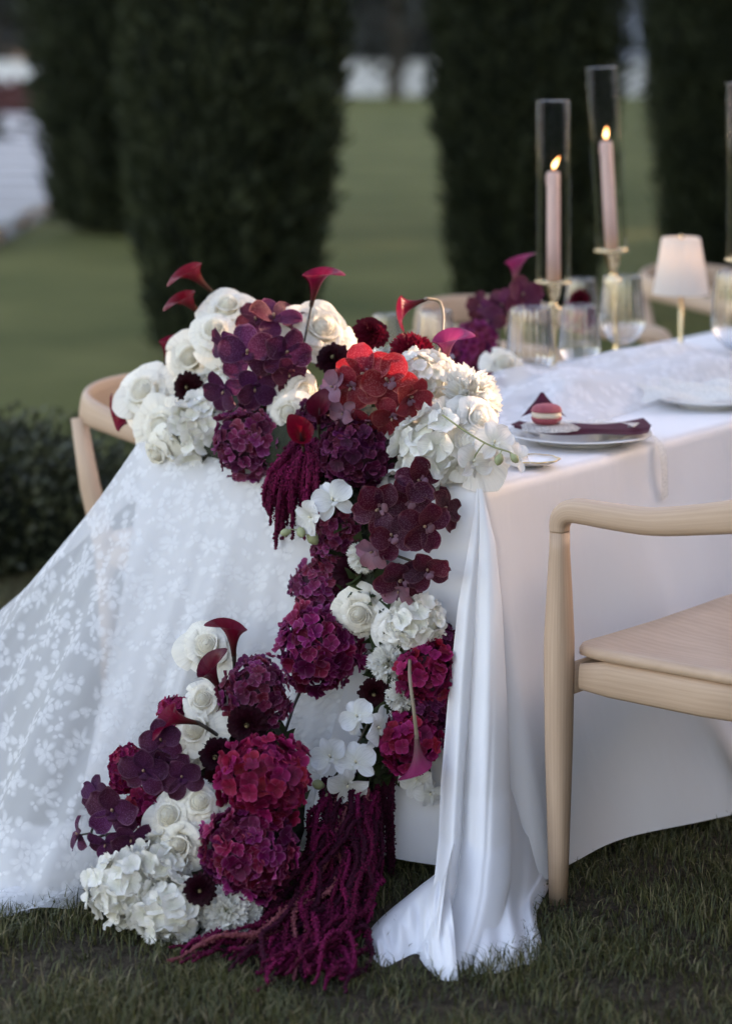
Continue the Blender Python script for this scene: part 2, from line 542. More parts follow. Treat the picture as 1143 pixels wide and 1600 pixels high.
M['glass'] = glass_mat('clear_glass', (0.985, 0.985, 0.98), 0.0, -0.008, 0.25)
M['ribbed_glass'] = glass_mat('ribbed_glass', (0.96, 0.96, 0.96), 0.02, 0.11)


def wood_mat(name, c1, c2):
    m, nt, nodes, links, p = new_mat(name)
    tc = nodes.new('ShaderNodeTexCoord')
    uvn = nodes.new('ShaderNodeUVMap')
    mp = nodes.new('ShaderNodeMapping'); mp.inputs['Scale'].default_value = (5, 2.2, 1)
    links.new(uvn.outputs[0], mp.inputs[0])
    nz = nodes.new('ShaderNodeTexNoise'); nz.inputs['Scale'].default_value = 1.6; nz.inputs['Detail'].default_value = 5
    links.new(mp.outputs[0], nz.inputs['Vector'])
    mp2 = nodes.new('ShaderNodeMapping'); mp2.inputs['Scale'].default_value = (60, 4, 1)
    links.new(uvn.outputs[0], mp2.inputs[0])
    fine = nodes.new('ShaderNodeTexNoise'); fine.inputs['Scale'].default_value = 3; fine.inputs['Detail'].default_value = 4
    links.new(mp2.outputs[0], fine.inputs['Vector'])
    wv = nodes.new('ShaderNodeTexWave'); wv.inputs['Scale'].default_value = 1.4; wv.inputs['Distortion'].default_value = 7
    wv.inputs['Detail'].default_value = 2; wv.inputs['Detail Scale'].default_value = 0.8
    links.new(mp.outputs[0], wv.inputs['Vector'])
    f = mathn(nodes, links, 'MULTIPLY_ADD', wv.outputs['Fac'], 0.10, mathn(nodes, links, 'MULTIPLY', nz.outputs['Fac'], 0.5))
    f = mathn(nodes, links, 'MULTIPLY_ADD', fine.outputs['Fac'], 0.4, f)
    col = ramp(nodes, links, f, [(0.25, c1), (0.75, c2)])
    links.new(col, p.inputs['Base Color'])
    p.inputs['Roughness'].default_value = 0.5
    p.inputs['Specular IOR Level'].default_value = 0.3
    b = nodes.new('ShaderNodeBump'); b.inputs['Strength'].default_value = 0.15; b.inputs['Distance'].default_value = 0.002
    links.new(fine.outputs['Fac'], b.inputs['Height']); links.new(b.outputs[0], p.inputs['Normal'])
    return m


M['wood'] = wood_mat('pale_ash_wood', (0.40, 0.262, 0.175), (0.57, 0.405, 0.288))
M['brass'] = plain('brass', (0.72, 0.55, 0.32), rough=0.22, metallic=1.0)
M['gold'] = plain('gold', (0.70, 0.50, 0.22), rough=0.35, metallic=1.0)
M['wax'] = plain('blush_wax', (0.62, 0.42, 0.38), (0.66, 0.46, 0.42), rough=0.45, scale=8, transl=0.15)
M['wick'] = plain('wick', (0.02, 0.015, 0.01), rough=0.9)
M['porcelain'] = plain('porcelain', (0.78, 0.77, 0.75), rough=0.15)
M['napkin'] = plain('burgundy_cloth', (0.055, 0.004, 0.016), (0.075, 0.007, 0.022), rough=0.7, scale=60, spec=.15, bump=0.1)
M['macaron'] = plain('macaron_shell', (0.34, 0.06, 0.08), (0.40, 0.085, 0.10), rough=0.7, scale=80, bump=0.15)
M['filling'] = plain('macaron_filling', (0.72, 0.62, 0.48), rough=0.6)
M['fruit'] = plain('dark_plum_skin', (0.03, 0.008, 0.015), (0.06, 0.015, 0.025), rough=0.4, scale=30)
M['shade'] = plain('lamp_shade', (0.80, 0.74, 0.68), rough=0.8, transl=0.4)


def emit_mat(name, col, s):
    m, nt, nodes, links, p = new_mat(name)
    p.inputs['Base Color'].default_value = rgb((0.02, 0.02, 0.02))
    p.inputs['Emission Color'].default_value = rgb(col)
    p.inputs['Emission Strength'].default_value = s
    return m


M['flame'] = emit_mat('flame', (1.0, 0.62, 0.26), 1.6)
_nt = M['flame'].node_tree
_tc = _nt.nodes.new('ShaderNodeTexCoord'); _sx = _nt.nodes.new('ShaderNodeSeparateXYZ')
_nt.links.new(_tc.outputs['Generated'], _sx.inputs[0])
_nt.links.new(ramp(_nt.nodes, _nt.links, _sx.outputs[2], [(0.0, (0.25, 0.07, 0.02)), (0.3, (1.0, 0.62, 0.28)), (0.65, (0.9, 0.48, 0.16)), (1.0, (0.35, 0.10, 0.02))]), _nt.nodes['Principled BSDF'].inputs['Emission Color'])
M['bulb'] = emit_mat('bulb', (1.0, 0.76, 0.5), 6)
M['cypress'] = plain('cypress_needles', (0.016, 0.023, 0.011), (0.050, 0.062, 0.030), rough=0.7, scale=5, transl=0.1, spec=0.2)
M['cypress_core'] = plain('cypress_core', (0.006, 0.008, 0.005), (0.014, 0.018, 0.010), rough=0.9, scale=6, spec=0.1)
M['bark'] = plain('bark', (0.05, 0.04, 0.03), (0.10, 0.08, 0.06), rough=0.9, scale=12, bump=0.5, bscale=30)
M['hedge'] = plain('hedge_leaf', (0.02, 0.025, 0.012), (0.075, 0.085, 0.04), rough=0.45, scale=9, transl=0.2)
M['far_leaf'] = plain('far_leaf', (0.05, 0.055, 0.05), (0.085, 0.088, 0.085), rough=0.9, scale=0.8, transl=0.03, spec=.1)
M['red_leaf'] = plain('red_leaf', (0.10, 0.03, 0.03), (0.16, 0.06, 0.05), rough=0.7, scale=3)
M['stone'] = plain('pale_paving', (0.32, 0.315, 0.31), (0.40, 0.39, 0.38), rough=0.8, scale=2, bump=0.2, bscale=30)
M['stone_joint'] = plain('path_bed', (0.09, 0.09, 0.085), (0.14, 0.135, 0.13), rough=0.9, scale=4)
M['whitewall'] = plain('white_render', (0.74, 0.74, 0.74), (0.8, 0.8, 0.8), rough=0.85, scale=1)
M['terracotta'] = plain('terracotta', (0.32, 0.19, 0.13), (0.40, 0.25, 0.18), rough=0.85, scale=3)
M['greyblue'] = plain('grey_blue_render', (0.25, 0.27, 0.33), (0.32, 0.34, 0.40), rough=0.8, scale=1)
M['pane'] = plain('window_pane', (0.05, 0.07, 0.10), rough=0.1)


def ground_mat():
    m, nt, nodes, links, p = new_mat('lawn')
    tc = nodes.new('ShaderNodeTexCoord')

    def nz(s, d=5, sx=1.0):
        mp = nodes.new('ShaderNodeMapping'); mp.inputs['Scale'].default_value = (1, sx, 1)
        links.new(tc.outputs['Object'], mp.inputs[0])
        n = nodes.new('ShaderNodeTexNoise'); n.inputs['Scale'].default_value = s; n.inputs['Detail'].default_value = d
        links.new(mp.outputs[0], n.inputs['Vector']); return n.outputs['Fac']
    grass = ramp(nodes, links, nz(0.55, 7), [(0.32, (0.085, 0.104, 0.034)), (0.68, (0.190, 0.186, 0.068))])
    fine = ramp(nodes, links, nz(60, 4), [(0.3, (0.55, 0.55, 0.5)), (0.75, (1.25, 1.25, 1.2))])
    grass = mixc(nodes, links, 1.0, grass, fine, 'MULTIPLY')
    dirt = ramp(nodes, links, nz(40, 5), [(0.3, (0.026, 0.020, 0.013)), (0.75, (0.080, 0.062, 0.043))])
    # bare soil where the turf is worn near the table
    sep = nodes.new('ShaderNodeSeparateXYZ'); links.new(tc.outputs['Object'], sep.inputs[0])
    mr = nodes.new('ShaderNodeMapRange'); mr.inputs[1].default_value = 6.5; mr.inputs[2].default_value = 9.5
    mr.inputs[3].default_value = 1.0; mr.inputs[4].default_value = 0.0
    links.new(sep.outputs[1], mr.inputs[0])
    col = mixc(nodes, links, mr.outputs[0], grass, dirt)
    links.new(col, p.inputs['Base Color'])
    p.inputs['Roughness'].default_value = 0.95
    p.inputs['Specular IOR Level'].default_value = 0.1
    b = nodes.new('ShaderNodeBump'); b.inputs['Strength'].default_value = 0.8; b.inputs['Distance'].default_value = 0.02
    links.new(nz(90, 4), b.inputs['Height']); links.new(b.outputs[0], p.inputs['Normal'])
    return m


M['ground'] = ground_mat()


def blade_mat():
    m, nt, nodes, links, p = new_mat('grass_blades')
    at_ = nodes.new('ShaderNodeAttribute'); at_.attribute_name = 'tint'
    col = ramp(nodes, links, at_.outputs['Fac'], [(0.0, (0.030, 0.035, 0.011)), (0.55, (0.078, 0.084, 0.028)), (0.82, (0.130, 0.122, 0.046)), (1.0, (0.28, 0.22, 0.12))])
    links.new(col, p.inputs['Base Color'])
    p.inputs['Roughness'].default_value = 0.5
    p.inputs['Specular IOR Level'].default_value = 0.35
    t = nodes.new('ShaderNodeBsdfTranslucent'); links.new(col, t.inputs[0])
    mx = nodes.new('ShaderNodeMixShader'); mx.inputs[0].default_value = 0.25
    links.new(p.outputs[0], mx.inputs[1]); links.new(t.outputs[0], mx.inputs[2])
    links.new(mx.outputs[0], nodes['Material Output'].inputs[0])
    return m


M['blades'] = blade_mat()

# ------------------------------------------------------------------ ground, grass, path
vs, fs, uv = grid(lambda u, v: (u * 300, -60 + v * 460, 0), 2, 2)
tag(add('lawn', mesh_data('lawn', vs, fs, M['ground'], False)), kind='structure')


def grass_patch(name, n, x0, x1, y0, y1, hmin, hmax, wid, label, clump=0.0, dens=None):
    x = rng.uniform(x0, x1, n); y = rng.uniform(y0, y1, n)
    # tufts and worn spots
    f = (np.sin(x * 9.1 + 1.3 * np.sin(y * 7.3)) + np.sin(y * 11.7 + 2 * np.sin(x * 5.1)) + np.sin(x * 23 + y * 17)) / 3
    bare = np.exp(-(((x + .50) / .17) ** 2 + ((y - 4.24) / .10) ** 2)) + .6 * np.exp(-(((x - .12) / .25) ** 2 + ((y - 4.02) / .06) ** 2)) \
        + .7 * np.exp(-(((x - .42) / .14) ** 2 + ((y - 4.12) / .05) ** 2)) + .5 * np.exp(-(((x - .7) / .3) ** 2 + ((y - 4.45) / .1) ** 2))
    keep = rng.uniform(0, 1, n) < np.clip(.74 + .4 * f - bare, 0.16, 1)
    pool = ((x - .135) / .15) ** 2 + ((y - 4.38) / .18) ** 2 < 1
    keep &= ~(pool & (rng.uniform(0, 1, n) > .02))
    x, y, f = x[keep], y[keep], f[keep]
    n = len(x)
    h = rng.uniform(hmin, hmax, n) * (0.75 + 0.35 * f)
    a = rng.uniform(0, 2 * np.pi, n)
    lean = rng.uniform(0.15, 1.25, n) * h
    w = rng.uniform(.6, 1.2, n) * wid
    la = a + rng.normal(0, .6, n) + np.pi / 2
    dx, dy = np.cos(a) * w, np.sin(a) * w
    lx, ly = np.cos(la) * lean, np.sin(la) * lean
    z = np.zeros(n)
    V = np.stack([np.stack([x - dx, y - dy, z], 1), np.stack([x + dx, y + dy, z], 1),
                  np.stack([x - dx * .8 + lx * .35, y - dy * .8 + ly * .35, h * .6], 1),
                  np.stack([x + dx * .8 + lx * .35, y + dy * .8 + ly * .35, h * .6], 1),
                  np.stack([x + lx, y + ly, h * (1 - .35 * lean / np.maximum(h, 1e-4) * .6)], 1)], 1).reshape(-1, 3)
    b = np.arange(n)[:, None] * 5
    Fc = np.concatenate([b + np.array([[0, 1, 3]]), b + np.array([[0, 3, 2]]), b + np.array([[2, 3, 4]])], 0)
    me = mesh_data(name, V, Fc, M['blades'])
    t = np.clip(rng.normal(.48, .22, n) + .12 * f, 0, .85)
    dry = rng.uniform(0, 1, n) < .11
    t[dry] = rng.uniform(.85, 1, dry.sum())
    at_ = me.attributes.new('tint', 'FLOAT', 'POINT')
    at_.data.foreach_set('value', np.repeat(t, 5).astype(np.float32))
    tag(add(name, me), label, 'grass', kind='stuff')


grass_patch('grass', 95000, -1.0, 1.15, 3.75, 5.3, .02, .05, .0013, 'short worn turf around the foot of the table')
grass_patch('lawn_grass', 60000, -2.2, 2.6, 5.3, 9.5, .02, .05, .002, 'short mown lawn grass behind the table')

path = empty('garden_path', (0, 0, 0)); tag(path, kind='structure')
bed = [(-3.0, 19.0), (-3.15, 27), (-4.2, 36), (-6.3, 50), (-8.8, 66)]
lf = [(-8, 19.0), (-8.3, 27), (-10, 36), (-13, 50), (-17, 66)]
vs = [(x, y, .004) for x, y in bed] + [(x, y, .004) for x, y in lf]
fs = [(i, i + 1, 6 + i, 5 + i) for i in range(4)]
add('path_bed', mesh_data('path_bed', vs, fs, M['stone_joint'], False), path)
y = 19.2
bx = np.array(bed); lx = np.array(lf)
while y < 64:
    d = 1.5 + (y - 19) * .03
    y2 = y + d
    r1, r2 = np.interp(y, bx[:, 1], bx[:, 0]), np.interp(y2, bx[:, 1], bx[:, 0])
    l1, l2 = np.interp(y, lx[:, 1], lx[:, 0]), np.interp(y2, lx[:, 1], lx[:, 0])
    for q0, q1 in ((0, .32), (.335, .66), (.675, 1)):
        x1a, x1b = lerp(r1, l1, q0) - .05, lerp(r1, l1, q1)
        x2a, x2b = lerp(r2, l2, q0) - .05, lerp(r2, l2, q1)
        V = [(x1a, y, .005), (x1b, y, .005), (x2b, y2, .005), (x2a, y2, .005), (x1a, y, .13), (x1b, y, .13), (x2b, y2, .13), (x2a, y2, .13)]
        Fc = [(4, 5, 6, 7), (0, 1, 5, 4), (1, 2, 6, 5), (2, 3, 7, 6), (3, 0, 4, 7)]
        add('slab', mesh_data('slab', V, Fc, M['stone'], False), path)
    y = y2 + .5 + (y - 19) * .016


# ------------------------------------------------------------------ trees and far garden
def leaf_cloud(n, pos, nrm, size, mat, name, up=0.0, aspect=.45):
    """n leaf-sized kites at pos, spread around nrm"""
    d = nrm + rng.normal(0, .6, (n, 3)); d[:, 2] += up
    d /= np.linalg.norm(d, axis=1, keepdims=True)
    s = np.cross(d, rng.normal(0, 1, (n, 3))); s /= np.linalg.norm(s, axis=1, keepdims=True)
    L = (size * rng.uniform(.6, 1.3, n))[:, None]
    bend = np.cross(s, d) * L * .15
    V = np.stack([pos, pos + d * L * .5 + s * L * aspect * .5 + bend, pos + d * L, pos + d * L * .5 - s * L * aspect * .5 + bend], 1).reshape(-1, 3)
    Fc = np.arange(n * 4).reshape(-1, 4)
    return mesh_data(name, V, Fc, mat, False)


def cypress_meshes():
    H = 5.0

    def rad(z):
        t = z / H
        return .56 * np.clip(.66 + .6 * np.clip(t / .28, 0, 1) ** .8 * .57, 0, 1) * np.clip((1 - t) / .35, 0, 1) ** .55
    n = 26000
    z = rng.uniform(.04, H * .985, n); a = rng.uniform(0, 2 * np.pi, n)
    lump = 1 + .05 * np.sin(a * 7 + z * 1.3) + .04 * np.sin(a * 13 - z * 3.1) + .03 * np.sin(z * 9 + a * 3)
    r = rad(z) * lump * rng.uniform(.80, 1.0, n)
    pos = np.stack([r * np.cos(a), r * np.sin(a), z], 1)
    nr = np.stack([np.cos(a), np.sin(a), np.full(n, .9)], 1)
    crown = leaf_cloud(n, pos, nr, .085, M['cypress'], 'crown', .5, .3)
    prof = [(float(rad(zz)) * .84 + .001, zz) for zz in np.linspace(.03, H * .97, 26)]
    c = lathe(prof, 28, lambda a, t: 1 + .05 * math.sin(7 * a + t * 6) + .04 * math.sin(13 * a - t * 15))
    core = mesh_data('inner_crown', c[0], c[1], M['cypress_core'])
    t = tube([(0, 0, -.02), (.01, 0, .3), (0, .01, 1.2), (0, 0, 3)], [.10, .08, .07, .03], 10)
    trunk = mesh_data('trunk', t[0], t[1], M['bark'])
    return crown, core, trunk


CY = cypress_meshes()


def cypress(x, y, s, label, rot=0.0, sz=1.0):
    e = empty('cypress_tree', (x, y, 0))
    e.rotation_euler = (0, 0, rot); e.scale = (s, s, s * sz)
    tag(e, label, 'tree', 'clipped dark cypress trees on the lawn')
    for nm, me in zip(('crown', 'inner_crown', 'trunk'), CY):
        add(nm, me, e)


cypress(-.695, 12.6, 1.03, 'broad dark cypress column standing behind the flower covered table end', 0.3)
cypress(.97, 14.7, 1.02, 'dark cypress column standing behind the candle holders', 1.9)
cypress(2.58, 17.2, 1.05, 'dark cypress column standing behind the small table lamp', 3.6)
cypress(-2.05, 21.5, 1.75, 'far dark cypress beside the pale garden path', 5.0, .8)
# unseen cypresses added to shade the lawn, leaving one gap for the low sun
SX, SY = math.sin(R(SUN_AZ)), math.cos(R(SUN_AZ))


def suncoord(u, w):
    return (u * SY + w * SX, -u * SX + w * SY)


x, y = suncoord(-5.25, 10)
cypress(x, y, 1.0, 'slim cypress added out of view to shade the flowers', .4, 1.1)  # added to keep the sun off the flowers beyond the gap
for k_ in range(32):  # added row out of view, its shadows cover the lawn
    y = 11.6 + 3.7 * k_
    cypress(.16 * y + 4.6 + .3 * (k_ % 2), y, 2.9 + .15 * (k_ % 3), 'tall cypress added out of view to shade the lawn', k_ * 1.1, .95)
for k_ in range(7):  # added out of view to dim the sky on the satin side
    cypress(4.9 + .1 * (k_ % 3), -6.4 + 1.55 * k_, 2.1, 'dark cypress added out of view to darken the sky beside the table', k_ * 2.1, .9)

# unseen hedge added beside the satin side; its top cuts off the low sun
HX0, HX1, HY0, HY1, HH = 3.3, 4.0, -3.0, 9.6, 1.58
hl = empty('added_shade_hedge', ((HX0 + HX1) / 2, (HY0 + HY1) / 2, 0)); tag(hl, 'long chest high hedge added out of view to block the low sun', 'hedge')
n = 30000
hx = rng.uniform(HX0, HX1, n); hy = rng.uniform(HY0, HY1, n); hz = rng.uniform(.02, HH, n)
fc = rng.integers(0, 3, n)
hx = np.where(fc == 0, HX0, np.where(fc == 1, HX1, hx)); hz = np.where(fc == 2, HH + .02 * np.sin(hy * 3.1) + .02 * np.sin(hy * 7.7 + hx * 9), hz)
nr = np.stack([np.where(fc == 0, -1., np.where(fc == 1, 1., 0)), np.zeros(n), np.where(fc == 2, 1., .2)], 1)
pos = np.stack([hx - hl.location.x, hy - hl.location.y, hz], 1) + rng.normal(0, .02, (n, 3))
tag(add('leaves', leaf_cloud(n, pos, nr, .06, M['hedge'], 'leaves', .1, .6), hl), kind='stuff')
wx, wy = (HX1 - HX0) / 2 - .03, (HY1 - HY0) / 2 - .03
V = [(sx * wx, sy * wy, z_) for z_ in (0, HH - .03) for sx, sy in ((-1, -1), (1, -1), (1, 1), (-1, 1))]
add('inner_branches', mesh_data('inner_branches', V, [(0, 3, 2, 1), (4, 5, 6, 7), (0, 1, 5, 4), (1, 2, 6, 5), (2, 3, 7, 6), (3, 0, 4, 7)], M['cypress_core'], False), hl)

# low clipped box hedge behind the lace
hd = empty('box_hedge', (-1.75, 7.7, 0)); tag(hd, 'low dark green box hedge behind the lace and the left chair', 'hedge')
n = 15000
a = rng.uniform(0, 2 * np.pi, n); cz = rng.uniform(-.1, 1, n); s = np.sqrt(np.clip(1 - cz ** 2, 0, 1)) ** .6
q = rng.uniform(.86, 1.03, n) * (1 + .07 * np.sin(a * 9) + .05 * np.sin(a * 17 + cz * 6))
pos = np.stack([1.15 * s * np.cos(a) * q, .5 * s * np.sin(a) * q, .04 + .35 * np.clip(cz, 0, 1) ** .7 * q * (1 + .12 * np.sin(a * 5))], 1)
nr = np.stack([s * np.cos(a), s * np.sin(a), cz + .3], 1)
tag(add('leaves', leaf_cloud(n, pos, nr, .034, M['hedge'], 'leaves', .2, .6), hd), kind='stuff')
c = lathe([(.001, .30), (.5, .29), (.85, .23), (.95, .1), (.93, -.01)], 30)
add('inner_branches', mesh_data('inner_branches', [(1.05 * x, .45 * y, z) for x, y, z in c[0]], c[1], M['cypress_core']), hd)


def far_shrub(name, x, y, rx, ry, h, mat, label, n=1500, size=.2, cat='shrub'):
    e = empty(name, (x, y, 0)); tag(e, label, cat)
    a = rng.uniform(0, 2 * np.pi, n); cz = rng.uniform(0, 1, n); s = np.sqrt(1 - cz ** 2)
    q = rng.uniform(.8, 1.1, n) * (1 + .12 * np.sin(a * 5) + .1 * np.sin(a * 11 + cz * 7))
    pos = np.stack([rx * s * np.cos(a) * q, ry * s * np.sin(a) * q, h * cz * q], 1)
    nr = np.stack([np.cos(a) * s, np.sin(a) * s, cz], 1)
    tag(add('leaves', leaf_cloud(n, pos, nr, size, mat, 'leaves', .2, .6), e), kind='stuff')
    c = lathe([(.001, .8 * h), (.5 * rx, .7 * h), (.8 * rx, .4 * h), (.85 * rx, 0)], 16)
    add('inner_branches', mesh_data('inner_branches', [(x_, y_ * ry / rx, z_) for x_, y_, z_ in c[0]], c[1], mat), e)


far_shrub('red_shrub', -8.6, 58, 2.6, 1.0, .75, M['red_leaf'], 'reddish low shrub at the far end of the path')
far_shrub('dark_shrub', -7.2, 41, .9, .6, .62, M['hedge'], 'dark round shrub beside the pale path')


def box(x0, x1, y0, y1, z0, z1):
    V = [(x0, y0, z0), (x1, y0, z0), (x1, y1, z0), (x0, y1, z0), (x0, y0, z1), (x1, y0, z1), (x1, y1, z1), (x0, y1, z1)]
    return V, [(0, 3, 2, 1), (4, 5, 6, 7), (0, 1, 5, 4), (1, 2, 6, 5), (2, 3, 7, 6), (3, 0, 4, 7)], None


def bmesh_obj(name, parts, mat, parent=None):
    v, f, u = merge(parts)
    return add(name, mesh_data(name, v, f, mat, False), parent)


wall = empty('garden_wall', (0, 88, 0)); tag(wall, 'low white garden wall at the far edge of the lawn', 'wall')
for x0, x1 in ((-40, -8.6), (-.9, .75), (1.15, 2.9), (6.6, 40)):
    bmesh_obj('wall_panel', [box(x0, x1, 0, .4, 0, 1.15)], M['whitewall'], wall)
    bmesh_obj('coping', [box(x0 - .05, x1 + .05, -.06, .46, 1.153, 1.24)], M['whitewall'], wall)
bmesh_obj('plinth', [box(-8.55, -.95, 0.03, .37, 0, .6), box(2.95, 6.55, .03, .37, 0, .6)], M['stone_joint'], wall)


def house(name, x0, x1, y0, y1, h, mat, label, wins, roof):
    e = empty(name, ((x0 + x1) / 2, y0, 0)); tag(e, label, 'building')
    w = (x1 - x0) / 2
    bmesh_obj('wall', [box(-w, w, 0, y1 - y0, 0, h)], mat, e)
    V = [(-w - .4, -.4, h + .003), (w + .4, -.4, h + .003), (w + .4, y1 - y0 + .4, h + .003), (-w - .4, y1 - y0 + .4, h + .003), (-w * .5, (y1 - y0) / 2, h + 2.2), (w * .5, (y1 - y0) / 2, h + 2.2)]
    add('roof', mesh_data('roof', V, [(0, 3, 2, 1), (0, 1, 5, 4), (1, 2, 5), (2, 3, 4, 5), (3, 0, 4)], roof, False), e)
    for wx, wz in wins:
        wo = bmesh_obj('window', [box(wx - .65, wx + .65, -.05, .05, wz - .05, wz + 1.55)], M['whitewall'], e)
        bmesh_obj('pane', [box(wx - .55, wx + .55, -.062, .0, wz + .05, wz + 1.45)], M['pane'], wo)


house('terracotta_house', -24, -12.2, 112, 122, 5.5, M['terracotta'], 'terracotta house far beyond the pale path', [(-3 + 2.6 * i, 1.7 + 2.4 * j) for i in range(4) for j in range(1)], M['terracotta'])
house('grey_house', 9.5, 22, 118, 128, 6.5, M['greyblue'], 'grey blue house far beyond the lawn', [(-4.6 + 2.6 * i, 1.4 + 2.6 * j) for i in range(4) for j in range(2)], M['stone_joint'])


def far_tree(x, y, h, r, label):
    e = empty('broadleaf_tree', (x, y, 0)); tag(e, label, 'tree', 'pale broadleaf trees beyond the lawn')
    t = tube([(0, 0, -.05), (.1, 0, h * .3), (-.1, .1, h * .6), (.05, 0, h * .85)], [.22, .17, .12, .04], 8)
    limbs = [t]
    for k in range(7):
        aa = k * 2.4; z0 = h * (.25 + .07 * k)
        limbs.append(tube([(0, 0, z0), (math.cos(aa) * r * .4, math.sin(aa) * r * .4, z0 + h * .12), (math.cos(aa) * r * .75, math.sin(aa) * r * .75, z0 + h * .2)], [.09, .06, .02], 6))
    v, f, u = merge(limbs)
    add('trunk', mesh_data('trunk', v, f, M['bark']), e)
    P = []
    for k in range(26):
        c = np.array([rng.normal(0, r * .5), rng.normal(0, r * .5), h * rng.uniform(.22, .95)])
        m_ = 130
        P.append(c + rng.normal(0, r * .2, (m_, 3)))
    pos = np.concatenate(P)
    pos[:, 2] = np.maximum(pos[:, 2], .3)
    add('crown', leaf_cloud(len(pos), pos, rng.normal(0, 1, pos.shape), .35, M['far_leaf'], 'crown', .1, .7), e)


far_tree(.95, 80, 7, 2.6, 'pale slender tree in front of the white garden wall')
far_tree(-1.6, 100, 8, 3.2, 'broadleaf tree behind the garden wall, seen between two cypresses')
far_tree(3.6, 104, 8.5, 3.4, 'broadleaf tree rising behind the gap in the garden wall')
far_tree(8.2, 100, 8, 2.6, 'broadleaf tree beside the grey blue house')
far_tree(-9.6, 98, 7, 2.8, 'broadleaf tree beside the terracotta house')
far_tree(-14.5, 96, 6, 2.4, 'small broadleaf tree before the terracotta house')

n = 24000
wp = np.stack([rng.uniform(-70, 70, n), rng.uniform(132, 140, n), np.abs(rng.normal(0, 1, n)) * 3.2], 1)
wp[:, 2] = np.minimum(wp[:, 2], 8 + 1.5 * np.sin(wp[:, 0] * .5) + np.sin(wp[:, 0] * 1.3))
tag(add('distant_wood', leaf_cloud(n, wp, rng.normal(0, 1, wp.shape), 1.1, M['far_leaf'], 'distant_wood', .2, .8)), 'grey green belt of trees far beyond the garden wall', 'wood', kind='stuff')

# ------------------------------------------------------------------ table, cloths
tb = empty('banquet_table', T(TL / 2, -TW / 2)); tb.rotation_euler = (0, 0, math.atan2(A.y, A.x))
tag(tb, 'long wooden banquet table hidden under white cloth', 'table')
bmesh_obj('tabletop', [box(-TL / 2 + .012, TL / 2 - .012, -TW / 2 + .012, TW / 2 - .012, .71, .742)], M['wood'], tb)
for sx in (-1, 1):
    for sy in (-1, 1):
        bmesh_obj('leg', [box(sx * (TL / 2 - .12) - .03, sx * (TL / 2 - .12) + .03, sy * (TW / 2 - .1) - .03, sy * (TW / 2 - .1) + .03, 0, .709)], M['wood'], tb)


def table_cloth():
    cr = .03
    per = []   # (a, o, na, no, s)
    segs = [((0, 0), (TL, 0), (0, 1)), ((TL, 0), (TL, -TW), (1, 0)), ((TL, -TW), (0, -TW), (0, -1)), ((0, -TW), (0, 0), (-1, 0))]
    s = 0
    for (p0, p1, nn) in segs:
        L = math.hypot(p1[0] - p0[0], p1[1] - p0[1]); d = ((p1[0] - p0[0]) / L, (p1[1] - p0[1]) / L)
        n = int((L - 2 * cr) / .022)
        for i in range(n + 1):
            q = cr + (L - 2 * cr) * i / n
            per.append((p0[0] + d[0] * q, p0[1] + d[1] * q, nn[0], nn[1], s + q))
        # corner arc
        nx = segs[(segs.index((p0, p1, nn)) + 1) % 4][2]
        cx, cy = p1[0] - nn[0] * cr - nx[0] * cr, p1[1] - nn[1] * cr - nx[1] * cr
        for k in range(1, 6):
            t = k / 6 * math.pi / 2
            na, no = nn[0] * math.cos(t) + nx[0] * math.sin(t), nn[1] * math.cos(t) + nx[1] * math.sin(t)
            per.append((cx + na * cr, cy + no * cr, na, no, s + L - cr + cr * 1.57 * k / 6))
        s += L
    S_TOT = s
    rings = [(-.026, .7565), (-.02, .7565), (-.012, .7555), (-.003, .752), (.003, .744), (.006, .730)]
    zs = list(np.linspace(.69, .035, 17))
    V, UV = [], []
    npz = len(per)
    for d, z in rings:
        for a, o, na, no, s in per:
            V.append(T(a + na * d, o + no * d, z)); UV.append((s, z))
    for z in zs:
        t = (.73 - z) / .70
        for a, o, na, no, s in per:
            side = no > .5
            end = na < -.5
            amp = .016
            w = math.sin(s * 10.3 + .8 * math.sin(s * 2.1)) + .5 * math.sin(s * 23.7 + 1.1) + .3 * math.sin(s * 41)
            fl = .05
            if side:
                fl = .10 + .15 * min(1, max(0, (a - .1) / .5))
                # broad swag swinging out under the near chair
                w = .8 * math.sin(s * 6.5 + 2.0) + .4 * math.sin(s * 15 + .5) + .25 * abs(math.sin(s * 4.1 + 1))
                amp = .026
            if end:
                fl = .05 + .09 * max(0, (-o - .45) / .42)
                w = .7 * math.sin(s * 14 + 1.6) + .5 * math.sin(s * 31)
                amp = .013
            d = .006 + fl * t ** 1.25 + amp * w * t ** 1.1
            zz = z
            if z == zs[-1]: zz = z + .008 * math.sin(s * 5) - (.016 if side else 0)
            V.append(T(a + na * d, o + no * d, zz)); UV.append((s, z))
    nr = len(rings) + len(zs)
    Fc = []
    for j in range(nr - 1):
        for i in range(npz):
            i2 = (i + 1) % npz
            Fc.append((j * npz + i, j * npz + i2, (j + 1) * npz + i2, (j + 1) * npz + i))
    Fc.append(tuple(range(npz - 1, -1, -1)))
    me = mesh_data('tablecloth', V, Fc, M['satin'], True, UV)
    return me


cloth = add('tablecloth', table_cloth())
tag(cloth, 'white satin cloth over the long table, hanging to the grass', 'tablecloth')


